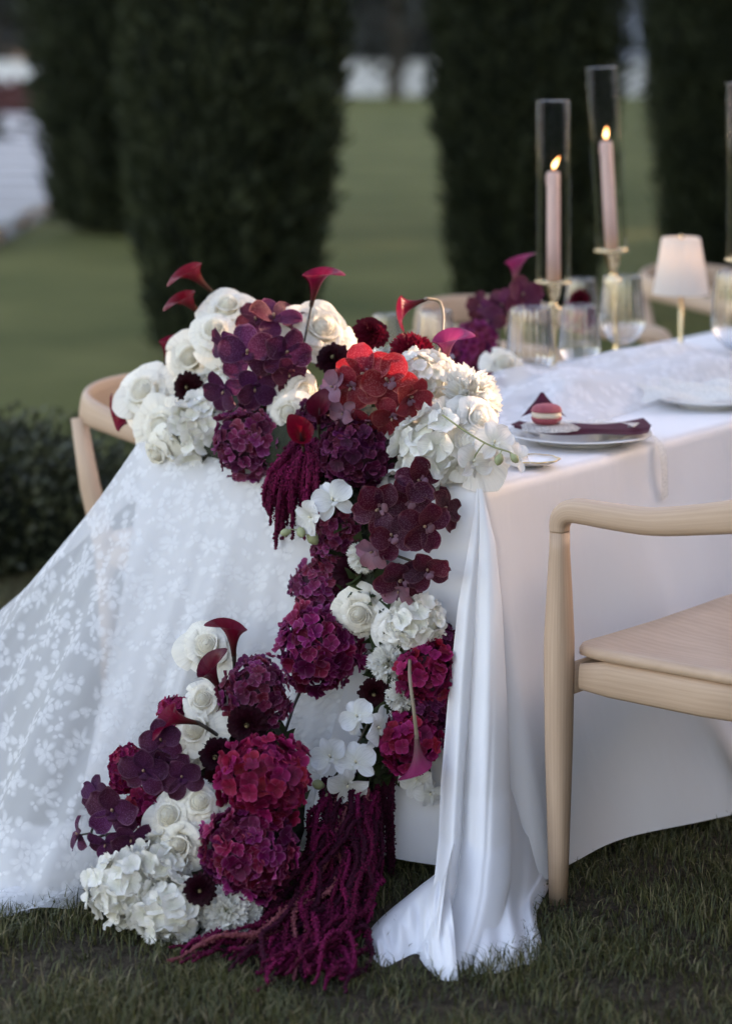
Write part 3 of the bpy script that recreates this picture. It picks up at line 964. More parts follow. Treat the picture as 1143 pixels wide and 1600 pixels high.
# corner fold: cone of fabric falling from the table corner, pooling on the grass
def corner_fold():
    #    y, left, right, depth of the front
    K = np.array([(764, 744, 753, 4.668), (800, 741, 762, 4.655), (850, 733, 774, 4.635), (950, 716, 785, 4.60), (1100, 701, 793, 4.545), (1250, 690, 799, 4.475), (1330, 687, 802, 4.42),
                  (1400, 680, 800, 4.345), (1450, 672, 790, 4.285), (1490, 664, 775, 4.232), (1515, 664, 757, 4.202), (1530, 672, 742, 4.180)], float)
    parts = []
    nu, nv = 96, 110
    V, UV = [], []
    for j in range(nv + 1):
        py = lerp(764, 1530, j / nv)
        l, r, Yf = (np.interp(py, K[:, 0], K[:, i]) for i in (1, 2, 3))
        t = j / nv
        va = .34 + .06 * math.sin(t * 4 + .5)                       # valley between the two rolls
        for i in range(nu + 1):
            u = i / nu
            if u < va: q_ = math.sin(math.pi * (u / va * .5 + .0) + (0 if u / va < .5 else 0)); hump = math.sin(math.pi * u / va) ** .8 * .72
            else: hump = math.sin(math.pi * (u - va) / (1 - va)) ** .75
            am = min(1, t * 1.6)
            dep = .095 * am * (1 - hump) * (.5 + .5 * t)
            dep += .004 * am * math.sin(2 * math.pi * (u * 2.1 + .2 + .5 * t)) + .003 * t * math.sin(u * 9 + 14 * t)
            dep += .004 * am * math.exp(-((u - .70 - .07 * math.sin(t * 5)) / .035) ** 2) * t
            x = u + .03 * math.sin(2 * math.pi * u + 1) * am * (1 if 0 < u < 1 else 0)
            p = at(lerp(l, r, x), py, Yf)
            V.append((p.x, Yf + dep + .003, max(p.z, .002))); UV.append((u, t))
    parts.append((V, [(j * (nu + 1) + i, j * (nu + 1) + i + 1, (j + 1) * (nu + 1) + i + 1, (j + 1) * (nu + 1) + i) for j in range(nv) for i in range(nu)], UV))

    def tent(ridge, front, back, nu, prof, wob):
        n = 14
        Rg, Fr, Bk = (catmull(x_, n) for x_ in (ridge, front, back))
        m_ = len(Rg)
        V, UV = [], []
        for i in range(m_):
            for k in range(nu + 1):
                w = k / nu
                if w < .6:
                    q_ = w / .6
                    p = Fr[i].lerp(Rg[i], q_); zf = math.sin(q_ * math.pi / 2) ** prof
                    p.z = lerp(Fr[i].z, Rg[i].z, zf)
                else:
                    q_ = (w - .6) / .4
                    p = Rg[i].lerp(Bk[i], q_); p.z = lerp(Rg[i].z, Bk[i].z, q_ ** 1.6)
                b_ = math.sin(math.pi * min(1, w / .6)) if w < .6 else 0
                p.z += wob * b_ * (math.sin(i * .33 + w * 5) + .6 * math.sin(i * .71 - w * 8))
                p.y += wob * .8 * b_ * math.sin(i * .45 + 2)
                p.z = max(p.z, .002)
                V.append(p); UV.append((i / m_, w))
        return V, [(i * (nu + 1) + k, i * (nu + 1) + k + 1, (i + 1) * (nu + 1) + k + 1, (i + 1) * (nu + 1) + k) for i in range(m_ - 1) for k in range(nu)], UV
    # flap swept out to the side, its crest falling away from the column
    parts.append(tent([at(712, 1310, 4.47), at(690, 1365, 4.45), at(655, 1398, 4.42), at(618, 1428, 4.39), at(590, 1455, 4.36), at(573, 1480, 4.325)],
                      [ground(680, 1520), ground(668, 1508), ground(650, 1492), ground(622, 1503), ground(598, 1512), ground(573, 1489)],
                      [ground(720, 1362), ground(690, 1370), ground(650, 1392), ground(610, 1422), ground(580, 1452), ground(567, 1482)], 18, .8, .006))
    # second soft crease in front of it
    parts.append(tent([at(700, 1395, 4.36), at(680, 1430, 4.32), at(668, 1462, 4.28), at(660, 1490, 4.25)],
                      [ground(715, 1534), ground(690, 1533), ground(668, 1516), ground(655, 1499)],
                      [ground(700, 1420), ground(670, 1440), ground(655, 1462), ground(648, 1490)], 14, .8, .004))
    # the rest of the corner lying flat beside the chair leg
    c00, c10, c11, c01 = ground(735, 1529), ground(834, 1508), ground(853, 1366), at(794, 1232, 4.55)
    def flat(u, v):
        u = (u + 1) / 2
        p = c00.lerp(c10, u).lerp(c01.lerp(c11, u), v)
        hi = c01.z * (max(0, 1 - u * 1.02) ** 1.5) * v ** 2.3
        z = hi + .010 + .014 * math.sin(u * 7 + v * 4) ** 2 * math.sin(math.pi * u) + .018 * math.sin(math.pi * v) * (1 - u) + .022 * math.exp(-((u - .86) / .06) ** 2) * v * (1 - v * .6)
        e_ = min(1, min(1 - u, v) / .05)
        return (p.x + .008 * math.sin(v * 9) * u, p.y + .006 * math.sin(u * 10), z * math.sin(e_ * math.pi / 2) + .002)
    parts.append(grid(flat, 36, 36))
    v, f, u = merge(parts)
    return mesh_data('corner_fold', v, f, M['linen'], True, u)


add('corner_fold', corner_fold(), cloth)


# lace overlay
def lace_mesh():
    top = [T(.30, -TW - .002, .768), T(.06, -TW - .012, .766), T(-.012, -TW + .03, .766), T(-.02, -.66, .766), T(-.02, -.46, .766), T(-.02, -.20, .766)]
    back = [T(.42, -TW + .10, .770), T(.26, -TW + .10, .770), T(.2, -TW + .14, .770), T(.2, -.62, .770), T(.2, -.42, .770), T(.2, -.2, .770)]
    bot = [Vector((-1.25, 5.25, .012)), Vector((-1.12, 4.92, .012)), Vector((-.93, 4.58, .012)), Vector((-.60, 4.455, .012)), Vector((-.36, 4.66, .012)), Vector((-.10, 4.80, .02))]
    nc = 120
    tc_, bc_, mc_ = catmull(top, nc // 5), catmull(back, nc // 5), catmull(bot, nc // 5)
    nv = 64
    V, UV = [], []
    out = -A
    for j in range(nv + 1):
        v = j / nv
        for i in range(len(tc_)):
            c = i / (len(tc_) - 1)
            t, b, m = tc_[i], bc_[i], mc_[i]
            if v < .12:
                q = v / .12
                p = b.lerp(t, q)
                p.z = .770 - .006 * q ** 6
            else:
                q = (v - .12) / .88
                p = t.lerp(m, q)
                # falls steeply, then runs out on the grass
                zq = t.z * (1 - q / .86) if q < .86 else 0
                zc = t.z * (1 - q) ** 1.25
                w = min(1, max(0, (c - .15) / .3)) * (1 - .2 * c)
                p.z = max(.010, lerp(t.z * (1 - q) * 1.0, min(zc, zq), w * .8)) if q < 1 else .008
                am = q ** 1.2 * (1 - .55 * max(0, q - .8) / .2)
                f = .046 * math.sin(2 * math.pi * (4.3 * c + .15 * math.sin(5 * q))) + .018 * math.sin(2 * math.pi * 9.7 * c + 1 + 2 * q) + .008 * math.sin(2 * math.pi * 21 * c)
                if c < .3: f *= .35 + c * 2.1
                p = p + out * (f * am + .05 * am * max(0, c - .35))
                if q > .84: p.z += .018 * abs(math.sin(c * 40 + q * 9)) * (q - .84) / .16 + .03 * max(0, math.sin(c * 17 + 1)) * math.sin(math.pi * (q - .84) / .16)
            V.append(p); UV.append((c * 1.15, v * 1.15))
    n = len(tc_)
    G = np.array([tuple(p_) for p_ in V]).reshape(nv + 1, n, 3)
    du = np.concatenate([np.zeros((nv + 1, 1)), np.cumsum(np.linalg.norm(np.diff(G, axis=1), axis=2), axis=1)], 1)
    du -= du[:, n // 2:n // 2 + 1]
    dv = np.concatenate([np.zeros((1, n)), np.cumsum(np.linalg.norm(np.diff(G, axis=0), axis=2), axis=0)], 0)
    UV = np.stack([du, dv], 2).reshape(-1, 2)
    Fc = [(j * n + i, j * n + i + 1, (j + 1) * n + i + 1, (j + 1) * n + i) for j in range(nv) for i in range(n - 1)]
    return mesh_data('lace_overlay', V, Fc, M['lace'], True, UV)


lace_o = tag(add('lace_overlay', lace_mesh()), 'sheer white floral lace spread over the table end, trailing onto the grass', 'lace')


def gathered_hem():
    Rg = catmull([at(-130, 1345, 4.66), at(-40, 1342, 4.62), at(40, 1338, 4.62), at(110, 1330, 4.64), at(170, 1318, 4.66)], 14)
    Fr = catmull([ground(-140, 1420), ground(-40, 1436), ground(40, 1430), ground(110, 1408), ground(180, 1392)], 14)
    Bk = catmull([ground(-150, 1300), ground(-40, 1292), ground(40, 1290), ground(110, 1292), ground(180, 1296)], 14)
    V, UV = [], []
    nu = 26
    for i in range(len(Rg)):
        for k in range(nu + 1):
            w = k / nu
            p = Fr[i].lerp(Bk[i], w)
            h = Rg[i].z * math.sin(math.pi * w ** .8) ** .8
            rp = .5 + .5 * math.sin(w * 13 + 1.4 * math.sin(i * .16) + i * .05)
            p.z = max(.003, h * (.62 + .38 * rp) + .008 * math.sin(i * .5 + w * 6) * math.sin(math.pi * w))
            V.append(p); UV.append((p.x, p.y + p.z))
    return mesh_data('gathered_hem', V, [(i * (nu + 1) + k, i * (nu + 1) + k + 1, (i + 1) * (nu + 1) + k + 1, (i + 1) * (nu + 1) + k) for i in range(len(Rg) - 1) for k in range(nu)], M['lace_dense'], True, UV)


add('gathered_hem', gathered_hem(), lace_o)

# ------------------------------------------------------------------ chairs
def rounded_seat():
    n = 40
    top, rim, bot = [], [], []
    for k in range(n):
        a = 2 * math.pi * k / n
        c, s = math.cos(a), math.sin(a)
        x = math.copysign(abs(c) ** .30, c) * .282
        y = math.copysign(abs(s) ** .30, s) * .245
        x *= 1 + .05 * (y / .245)
        top.append((x, y))
    V, Fc, UV = [], [], []
    rg = [(1.0, .452, 1), (1.0, .462, 1), (.985, .470, 1), (.80, .466, 1), (.5, .460, 1), (.2, .458, 1)]
    rg = [(.93, .444, 1)] + rg
    for sc, z, _ in rg:
        for x, y in top:
            lift = .012 * abs(x * sc / .275) ** 3
            V.append((x * sc, y * sc, z + lift)); UV.append((x * sc * 2, y * sc * 2 + z))
    m = len(rg)
    for j in range(m - 1):
        for k in range(n):
            Fc.append((j * n + k, j * n + (k + 1) % n, (j + 1) * n + (k + 1) % n, (j + 1) * n + k))
    Fc.append(tuple((m - 1) * n + k for k in range(n))); Fc.append(tuple(range(n - 1, -1, -1)))
    return mesh_data('seat', V, Fc, M['wood'], True, UV)


def chair_meshes():
    out = []
    out.append(('seat', rounded_seat()))
    for sx in (-1, 1):
        x = sx * .305
        zs = [0, .1, .3, .44, .5, .6, .665, .70]
        rs = [(.0155, .0155), (.018, .018), (.0235, .0235), (.0255, .0255), (.0255, .0255), (.021, .021), (.0175, .0175), (.017, .017)]
        p = sweep([(x - sx * .0 + sx * .004 * (1 - z / .7), .235, z - .003) for z in zs], rs, (1, 0, 0))
        out.append(('leg', mesh_data('leg', p[0], p[1], M['wood'], True, p[2])))
        pts = [(sx * .225, -.225, 0), (sx * .235, -.215, .2), (sx * .245, -.222, .44), (sx * .262, -.258, .6), (sx * .262, -.296, .770)]
        p = sweep(pts, [(.016, .016), (.020, .020), (.024, .026), (.023, .025), (.017, .02)], (1, 0, 0))
        out.append(('leg', mesh_data('leg', p[0], p[1], M['wood'], True, p[2])))
    # arm rail and backrest: one bent horseshoe from front leg to front leg
    pts, sz = [], []

    def half():
        h = [((.305, .235, .698), (.0172, .0172)), ((.305, .2345, .712), (.018, .018)), ((.305, .228, .727), (.019, .020)), ((.304, .212, .738), (.020, .022)), ((.303, .185, .741), (.021, .0235)), ((.301, .12, .7395), (.021, .0245)),
             ((.300, .03, .741), (.019, .0255)), ((.298, -.07, .757), (.017, .028)), ((.292, -.16, .774), (.015, .031)), ((.275, -.235, .786), (.014, .035)),
             ((.235, -.300, .793), (.013, .039)), ((.165, -.348, .798), (.0125, .042)), ((.085, -.372, .801), (.012, .044))]
        return h
    h = half()
    ctrl = [(Vector(p), s) for p, s in h] + [(Vector((0, -.38, .802)), (.012, .045))] + [(Vector((-p[0], p[1], p[2])), s) for p, s in reversed(h)]
    P = catmull([c[0] for c in ctrl], 4)
    sw = np.array([c[1] for c in ctrl])
    tt = np.linspace(0, len(ctrl) - 1, len(P))
    sz = [(np.interp(t, range(len(ctrl)), sw[:, 0]), np.interp(t, range(len(ctrl)), sw[:, 1])) for t in tt]
    p = sweep(P, sz, (1, 0, 0), 18)
    out.append(('arm_rail', mesh_data('arm_rail', p[0], p[1], M['wood'], True, p[2])))
    # rails under the seat
    for (a, b) in (((-.29, .225), (.29, .225)), ((-.235, -.225), (.235, -.225))):
        p = sweep([(a[0], a[1], .418), (0, a[1] + .004, .418), (b[0], b[1], .418)], [(.010, .030)] * 3, (0, 1, 0))
        out.append(('rail', mesh_data('rail', p[0], p[1], M['wood'], True, p[2])))
    for sx in (-1, 1):
        p = sweep([(sx * .290, .2, .428), (sx * .270, .15, .426), (sx * .266, -.05, .425), (sx * .245, -.225, .424)], [(.010, .024), (.011, .034), (.011, .034), (.010, .032)], (1, 0, 0))
        out.append(('rail', mesh_data('rail', p[0], p[1], M['wood'], True, p[2])))
    return out


CH = chair_meshes()


def chair(mid, f, label):
    """mid: point between the front legs, f: facing direction"""
    f = Vector((f[0], f[1], 0)).normalized()
    c = Vector((mid[0], mid[1], 0)) - f * .235
    e = empty('armchair', c)
    e.rotation_euler = (0, 0, math.atan2(f.y, f.x) - math.pi / 2)
    tag(e, label, 'chair', 'pale wood armchairs around the table')
    for nm, me in CH:
        add(nm, me, e)
    return e


f1 = Vector((-.764, .646))
c1 = chair((.580, 4.80), f1, 'pale ash wood armchair with its seat towards the satin side of the table')
c1.scale = (1.1, 1, 1)
fo = (O.x, O.y)
p = T(.64, -TW - .02); c2 = chair(p, fo, 'pale wood armchair with curved back behind the white roses and lace')
c2.scale = (.94, .94, .935)
p = T(2.25, -TW - .12); chair(p, fo, 'pale wood armchair behind the flowers and wine glasses at mid table')
p = T(3.62, -TW - .13); chair(p, fo, 'pale wood armchair behind the small table lamp')

# ------------------------------------------------------------------ things on the table
# gauze runner, rumpled along the middle of the table
nu, nv = 34, 150
V, UV = [], []
for j in range(nv + 1):
    t = j / nv
    a = lerp(.62, TL - .02, t)
    for i in range(nu + 1):
        u = i / nu
        wl_, wr_ = -.62 + .05 * math.sin(a * 5), -.20 + .05 * math.sin(a * 3.1 + 1)
        o = lerp(wl_, wr_, u)
        h = .5 + .5 * math.sin(2 * math.pi * (u * 2.2 + .35 * math.sin(a * 2.3) + a * .35))
        h2 = .5 + .5 * math.sin(2 * math.pi * (u * 5 + .5 * math.sin(a * 4) - a * .6))
        e = math.sin(math.pi * u) ** .5 if 0 < u < 1 else 0
        lift = (.125 * math.exp(-((a - .85) / .22) ** 2) + .075 * math.exp(-((a - 1.45) / .3) ** 2)) * math.sin(math.pi * u) ** .8
        z = .7595 + e * (.028 * h ** 1.5 + .012 * h2) * min(1, t * 12) + lift * min(1, t * 9)
        V.append(T(a + .02 * math.sin(u * 12), o, z)); UV.append((u * .5, a))
Fc = [(j * (nu + 1) + i, j * (nu + 1) + i + 1, (j + 1) * (nu + 1) + i + 1, (j + 1) * (nu + 1) + i) for j in range(nv) for i in range(nu)]
tag(add('table_runner', mesh_data('table_runner', V, Fc, M['gauze'], True, UV)), 'rumpled white gauze runner along the middle of the table', 'runner')
ZT = .7575


def on_table(px, py):
    return ground(px, py, ZT)


def plate(loc, r, label):
    e = empty('dinner_plate', loc); tag(e, label, 'plate', 'white plates on the table')
    q = lathe([(.001, .004), (.5 * r, .004), (.62 * r, .005), (.72 * r, .012), (r, .019), (r * 1.004, .0205), (r, .022), (.72 * r, .0155), (.62 * r, .0085), (.5 * r, .0075), (.001, .0075)], 48)
    add('dish', mesh_data('dish', q[0], q[1], M['porcelain']), e)
    q = lathe([(.58 * r, .0), (.6 * r, .0), (.62 * r, .006), (.56 * r, .006), (.58 * r, 0)], 48)
    add('foot_ring', mesh_data('foot_ring', q[0], q[1], M['porcelain']), e)
    return e


p1 = on_table(905, 690)
plate(p1, .155, 'white plate under the burgundy napkin and macaron')
p2 = on_table(1108, 634)
plate(p2, .125, 'white plate under the folded lace napkin')

# burgundy napkin: loosely pleated triangle with raised points
nk = empty('napkin', p1 + Vector((0, 0, .02))); tag(nk, 'burgundy folded napkin on the white plate', 'napkin')


def nap(u, v):
    x = u * .152 * (1 - .18 * abs(v - .45)) - .005
    y = -.085 + v * .16 + .03 * u * (v - .5)
    z = .006 + .004 * (.5 + .5 * math.sin(u * 5 + v * 3)) + .006 * math.exp(-((v - .25 - .1 * u) / .06) ** 2) + .010 * max(0, -u) ** 3 + .008 * max(0, u) ** 4
    return (x + .015 * v, y, z)


q = grid(nap, 24, 16)
add('fabric', mesh_data('fabric', q[0], q[1], M['napkin'], True, q[2]), nk)
q = grid(lambda u, v: (-.075 + u * .05 * (1 - v * .8), .03 + v * .055, .028 + .035 * v + .012 * (1 - u * u)), 10, 8)
add('raised_corner', mesh_data('raised_corner', q[0], q[1], M['napkin'], True, q[2]), nk)
lp = p1 + Vector((-.075, -.045, .044))
# round lace doily under the macaron
q = lathe([(.001, .003), (.03, .003), (.055, .001), (.066, -.006)], 40, lambda a, t: 1 + .04 * t * math.cos(12 * a))
tag(add('doily', mesh_data('doily', q[0], q[1], M['lace_fine'], True, [(x * 3, y * 3) for x, y, z in q[0]]), None, lp + Vector((.005, 0, -.002))), 'round white lace doily under the macaron', 'doily')
mc = empty('macaron', lp); tag(mc, 'pink macaron with cream filling on the napkin', 'macaron')


def mac_shell(z0, up):
    pr = [(.001, .0145), (.014, .0142), (.024, .012), (.0305, .0075), (.032, .003), (.0335, .001), (.0330, -.001), (.001, -.001)]
    if not up: pr = [(r, -z) for r, z in pr]
    q = lathe(pr, 32, lambda a, t: 1 + .012 * math.sin(a * 17) * (t > .5))
    return mesh_data('shell', [(x, y, z + z0) for x, y, z in q[0]], q[1], M['macaron'])


add('shell', mac_shell(.0295, True), mc)
add('shell', mac_shell(.0145, False), mc)
q = lathe([(.001, .0150), (.029, .0150), (.0315, .018), (.0318, .022), (.031, .0265), (.029, .0292), (.001, .0292)], 32, lambda a, t: 1 + .015 * math.sin(a * 5))
add('filling', mesh_data('filling', q[0], q[1], M['filling']), mc)


def ribbon(name, pts, w, side, mat, label, cat):
    P = catmull(pts, 6)
    V, UV = [], []
    L = 0
    for i, p_ in enumerate(P):
        if i: L += (P[i] - P[i - 1]).length
        for k in range(5):
            u = k / 4
            s = Vector(side)
            V.append(p_ + s * (u - .5) * w + Vector((0, 0, .003 * math.sin(L * 60 + u * 3)))); UV.append((u * w * 3, L * 3))
    Fc = [(i * 5 + k, i * 5 + k + 1, (i + 1) * 5 + k + 1, (i + 1) * 5 + k) for i in range(len(P) - 1) for k in range(4)]
    return tag(add(name, mesh_data(name, V, Fc, mat, True, UV)), label, cat)


eo = T(.69, .012, 0)
ribbon('lace_ribbon', [p1 + Vector((-.05, -.06, .052)), p1 + Vector((.0, -.04, .050)), p1 + Vector((.06, -.045, .052)), p1 + Vector((.115, -.06, .046)),
                       T(.69, -.06, .782), T(.69, -.005, .768), T(.685, .022, .735), T(.68, .03, .69), T(.675, .034, .64)], .028, (A.x, A.y, 0), M['lace_fine'], 'narrow lace ribbon hanging from the napkin over the table edge', 'ribbon')

# shell dish with gilt rim beside the white blooms
sd = empty('shell_dish', on_table(832, 728)); tag(sd, 'small white scalloped dish with gilt rim at the table edge', 'dish')
mod = lambda a, t: 1 + .05 * t * math.cos(9 * a)
q = lathe([(.001, .002), (.02, .003), (.04, .007), (.053, .013), (.054, .0145), (.053, .0155), (.04, .010), (.02, .006), (.001, .005)], 54, mod)
add('bowl', mesh_data('bowl', q[0], q[1], M['porcelain']), sd)
q = lathe([(.0525, .0135), (.055, .0145), (.0525, .0165), (.0515, .015), (.0525, .0135)], 54, lambda a, t: 1 + .045 * math.cos(9 * a))
add('rim', mesh_data('rim', q[0], q[1], M['gold']), sd)

# lace napkin on the second plate
q = grid(lambda u, v: (u * .18 + .02 * math.sin(v * 4), (v - .5) * .25, .024 + .016 * (.5 + .5 * math.sin(u * 8 + v * 5)) + .01 * math.sin(v * 11) ** 2), 24, 14)
tag(add('lace_napkin', mesh_data('lace_napkin', q[0], q[1], M['lace_fine'], True, q[2]), None, p2), 'folded cream lace napkin on the far plate', 'napkin')


def fruit(loc, r, label):
    e = empty('plum', loc); tag(e, label, 'fruit')
    q = lathe([(.001, 0)] + [(r * math.sin(t), r * (1 - math.cos(t))) for t in np.linspace(.2, 2.8, 12)] + [(.12 * r, 1.9 * r), (.001, 1.85 * r)], 20, lambda a, t: 1 + .03 * math.cos(a))
    add('flesh', mesh_data('flesh', q[0], q[1], M['fruit']), e)
    q = tube([(0, 0, 1.8 * r), (.1 * r, 0, 2.1 * r), (.3 * r, 0, 2.3 * r)], [.06 * r] * 3, 6)
    add('stalk', mesh_data('stalk', q[0], q[1], M['stem_dark']), e)


fruit(T(2.05, -.42, .778), .024, 'dark purple plum on the gauze behind the tall candle holder')
fruit(T(1.62, -.17, .760), .026, 'dark purple plum at the gauze edge beside the far plate')


def wine_glass(loc, s, label):
    e = empty('wine_glass', loc); tag(e, label, 'glass', 'ribbed wine glasses on the table')
    e.scale = (s * .92, s * .92, s)
    rib = lambda a, t: 1 + .034 * math.cos(20 * a) * min(1, max(0, (t - .1) * 6)) * (1 if t < .9 else .3)
    pr = [(.006, .038), (.022, .042), (.041, .058), (.0535, .080), (.0560, .088), (.0555, .098), (.052, .14), (.048, .18), (.0465, .195), (.0455, .2)]
    q = lathe(pr, 120, rib)
    add('bowl', mesh_data('bowl', q[0], q[1], M['ribbed_glass']), e)
    q = lathe([(.0445, .1985), (.0460, .1985), (.0464, .2005), (.0450, .2010), (.0445, .1985)], 48)
    add('rim', mesh_data('rim', q[0], q[1], M['ribbed_glass']), e)
    q = lathe([(.0045, .004), (.0038, .012), (.0038, .028), (.007, .0385), (.001, .040)], 14)
    add('stem', mesh_data('stem', q[0], q[1], M['ribbed_glass']), e)
    q = lathe([(.001, .0), (.033, .0), (.035, .0012), (.032, .0025), (.01, .004), (.0045, .0055)], 32)
    add('foot', mesh_data('foot', q[0], q[1], M['ribbed_glass']), e)


def glass_at(px, ytop, Y, s, label):
    t = at(px, ytop, Y)
    wine_glass(Vector((t.x, t.y, ZT + .002)), (t.z - ZT) / .2, label)


glass_at(828, 482, 5.86, 1, 'ribbed wine glass in front of the white rose, nearest the plate')
glass_at(905, 478, 6.12, 1, 'ribbed wine glass in front of the two candle holders')
glass_at(972, 432, 6.55, 1, 'ribbed wine glass between the tall candle holder and the lamp')
glass_at(680, 487, 6.05, 1, 'ribbed wine glass behind the pink calla lily')
glass_at(603, 492, 6.3, 1, 'ribbed wine glass behind the crimson dahlia')
glass_at(908, 437, 6.95, 1, 'ribbed wine glass behind the shorter candle holder')
glass_at(1150, 425, 6.4, 1, 'ribbed wine glass beside the last candle holder')


def candle_holder(base, z_tube0, z_tube1, z_candle, tilt, label):
    H = z_tube0 - base.z
    e = empty('candle_holder', base); tag(e, label, 'candle holder', 'tall brass candle holders with glass chimneys')
    e.rotation_euler = (0, R(tilt), 0)
    s = H / .26
    pr = [(.001, 0), (.045, 0), (.046, .004), (.040, .008), (.018, .014), (.009, .022), (.0075, .05), (.010, .060), (.0065, .07), (.0065, .115), (.0085, .13), (.013, .150), (.009, .168), (.0215, .184), (.0225, .188), (.0215, .192),
          (.010, .197), (.009, .208), (.016, .224), (.019, .24), (.020, .252), (.045, .256), (.0475, .258), (.0475, .262), (.001, .262)]
    q = lathe([(r, z * s) for r, z in pr], 32)
    add('stick', mesh_data('stick', q[0], q[1], M['brass']), e)
    z0, z1 = H + .0025, z_tube1 - base.z
    r = .0445
    q = lathe([(r, z0), (r, lerp(z0, z1, .5)), (r, z1), (r - .0012, z1 + .0012), (r - .0024, z1), (r - .0024, lerp(z0, z1, .5)), (r - .0024, z0 + .001)], 56)
    ch = add('chimney', mesh_data('chimney', q[0], q[1], M['glass']), e)
    q = lathe([(r - .0030, z1 - .0008), (r + .0006, z1 - .0008), (r + .0008, z1 + .0016), (r - .0030, z1 + .0018), (r - .0030, z1 - .0008)], 48)
    add('rim', mesh_data('rim', q[0], q[1], M['ribbed_glass']), ch)
    return e, z0


def taper_candle(base, tilt, z0, z1, bend, label):
    e = empty('taper_candle', base); tag(e, label, 'candle', 'lit blush taper candles')
    e.rotation_euler = (0, R(tilt), 0)
    r = .0172
    q = lathe([(.001, z0), (r * 1.02, z0), (r, lerp(z0, z1, .4)), (r * .97, z1 - .006), (r * .9, z1 - .001), (r * .7, z1 - .001), (r * .3, z1 - .004), (.001, z1 - .004)], 28, lambda a, t: 1 + .01 * math.sin(a * 3 + t * 9))
    add('wax', mesh_data('wax', q[0], q[1], M['wax']), e)
    q = tube([(0, 0, z1 - .006), (0, 0, z1 + .004), (bend * .3, 0, z1 + .010)], [.0012, .0011, .0008], 6)
    add('wick', mesh_data('wick', q[0], q[1], M['wick']), e)
    fl = []
    hh = .036
    ring = []
    prof = [(.0005, 0), (.0042, .006), (.0062, .012), (.0060, .018), (.0045, .025), (.0025, .031), (.0004, hh)]
    q = lathe(prof, 16)
    V = [(x + bend * (z / hh) ** 1.6, y, z + z1 + .004) for x, y, z in q[0]]
    add('flame', mesh_data('flame', V, q[1], M['flame']), e)
    q = tube([(-r * .98, -.006, z1 - .004), (-r * 1.04, -.006, z1 - .02), (-r * 1.02, -.006, z1 - .034)], [.0016, .0022, .0028], 6)
    add('drip', mesh_data('drip', q[0], q[1], M['wax']), e)


def candle_set(px, pyb, ty0, ty1, cy, tilt, bend, lab1, lab2):
    b = on_table(px, pyb)
    z = lambda py: EYE - (py - HZ) * b.y / F
    b2 = Vector((b.x, b.y, ZT + .001))
    e, z0 = candle_holder(b2, z(ty0), z(ty1), z(cy), tilt, lab1)
    taper_candle(b2, tilt, z0 + .001, z(cy) - b2.z, bend, lab2)


candle_set(864, 592, 440, 158, 268, 0, .016, 'shorter brass candle holder with clear glass chimney behind the glasses', 'lit blush candle in the shorter glass chimney')
candle_set(964, 566, 390, 105, 220, -3.0, .004, 'taller leaning brass candle holder with clear glass chimney beside the lamp', 'lit blush candle in the taller leaning chimney')
candle_set(1161, 611, 405, 130, 255, 0, .006, 'brass candle holder with glass chimney beyond the table lamp', 'lit blush candle in the chimney beyond the table lamp')

# small cordless table lamp
lb = on_table(1063, 556)
lm = empty('table_lamp', lb); tag(lm, 'small lit table lamp with white cone shade and brass stem', 'lamp')
zz = lambda py: EYE - (py - HZ) * lb.y / F - lb.z
k = lb.y / F
q = lathe([(.001, 0), (.05, 0), (.051, .006), (.048, .010), (.008, .012), (.0055, .02), (.0055, zz(385)), (.001, zz(385))], 28)
add('stem', mesh_data('stem', q[0], q[1], M['brass']), lm)
q = lathe([(44 * k, zz(459)), (30 * k, zz(372)), (29.4 * k, zz(371)), (29 * k, zz(373)), (43 * k, zz(458)), (44 * k, zz(459))], 40)
sh = add('lamp_shade', mesh_data('lamp_shade', q[0], q[1], M['shade']), lm)
q = lathe([(.001, zz(374)), (.006, zz(374)), (.006, zz(368)), (.001, zz(366))], 12)
add('finial', mesh_data('finial', q[0], q[1], M['brass']), lm)
q = lathe([(.001, zz(412)), (.008, zz(410)), (.011, zz(402)), (.008, zz(394)), (.001, zz(391))], 14)
add('bulb', mesh_data('bulb', q[0], q[1], M['bulb']), lm)

# ------------------------------------------------------------------ flower templates (unit radius, looking along +Z)


def rose_petal_mesh(t, seed, mat):
    r_ = random.Random(seed)
    k1, k2 = r_.uniform(0, 6), r_.uniform(-.16, .16)
    k3, k4 = r_.uniform(.4, 1.7), r_.uniform(0, 6)
    W = lerp(1.35, .78, t); rb = lerp(.08, .20, t); rt = lerp(.15, .86, t ** 1.1)
    z0 = lerp(-.10, -.50, t); zt = .56 - .62 * t ** 1.5
    curl = max(0, t - .18) * 1.2 * k3

    def fn(u, v):
        w = W * (.42 + .58 * math.sin(math.pi / 2 * min(1, v * 1.3)))
        vv = v * (1 - .20 * abs(u) ** 2.5)
        bulge = math.sin(vv * math.pi * .55)
        rho = rb + (rt - rb) * (vv ** .9) * 1.0 + .10 * bulge * (1 - t)
        rho *= 1 - .34 * (1 - t) ** 2 * max(0, vv - .55) / .45
        z = lerp(z0, zt, math.sin(vv * math.pi / 2))
        c = max(0, (vv - .60) / .40)
        lip = c ** 1.8
        rho += curl * .26 * lip + .025 * math.sin(3 * u + k1) * v
        z += -curl * .20 * c ** 2.6 + .03 * math.sin(3.3 * u + k1 * 2) * v * t
        ed = abs(u) ** 3 * v ** 1.5
        rho += .16 * curl * ed; z -= .10 * curl * ed
        pt = (1 - abs(u)) ** 2 * c ** 2 * curl
        rho += .10 * pt; z -= .05 * pt
        rho += .035 * math.sin(5 * u + k4) * v ** 2 * t; z += .03 * math.sin(6 * u + k4 * 2) * c
        a = u * w + k2 * v
        return (rho * math.cos(a), rho * math.sin(a), z)
    q = grid(fn, 12, 10)
    return mesh_data('petal', q[0], q[1], mat, True, q[2])


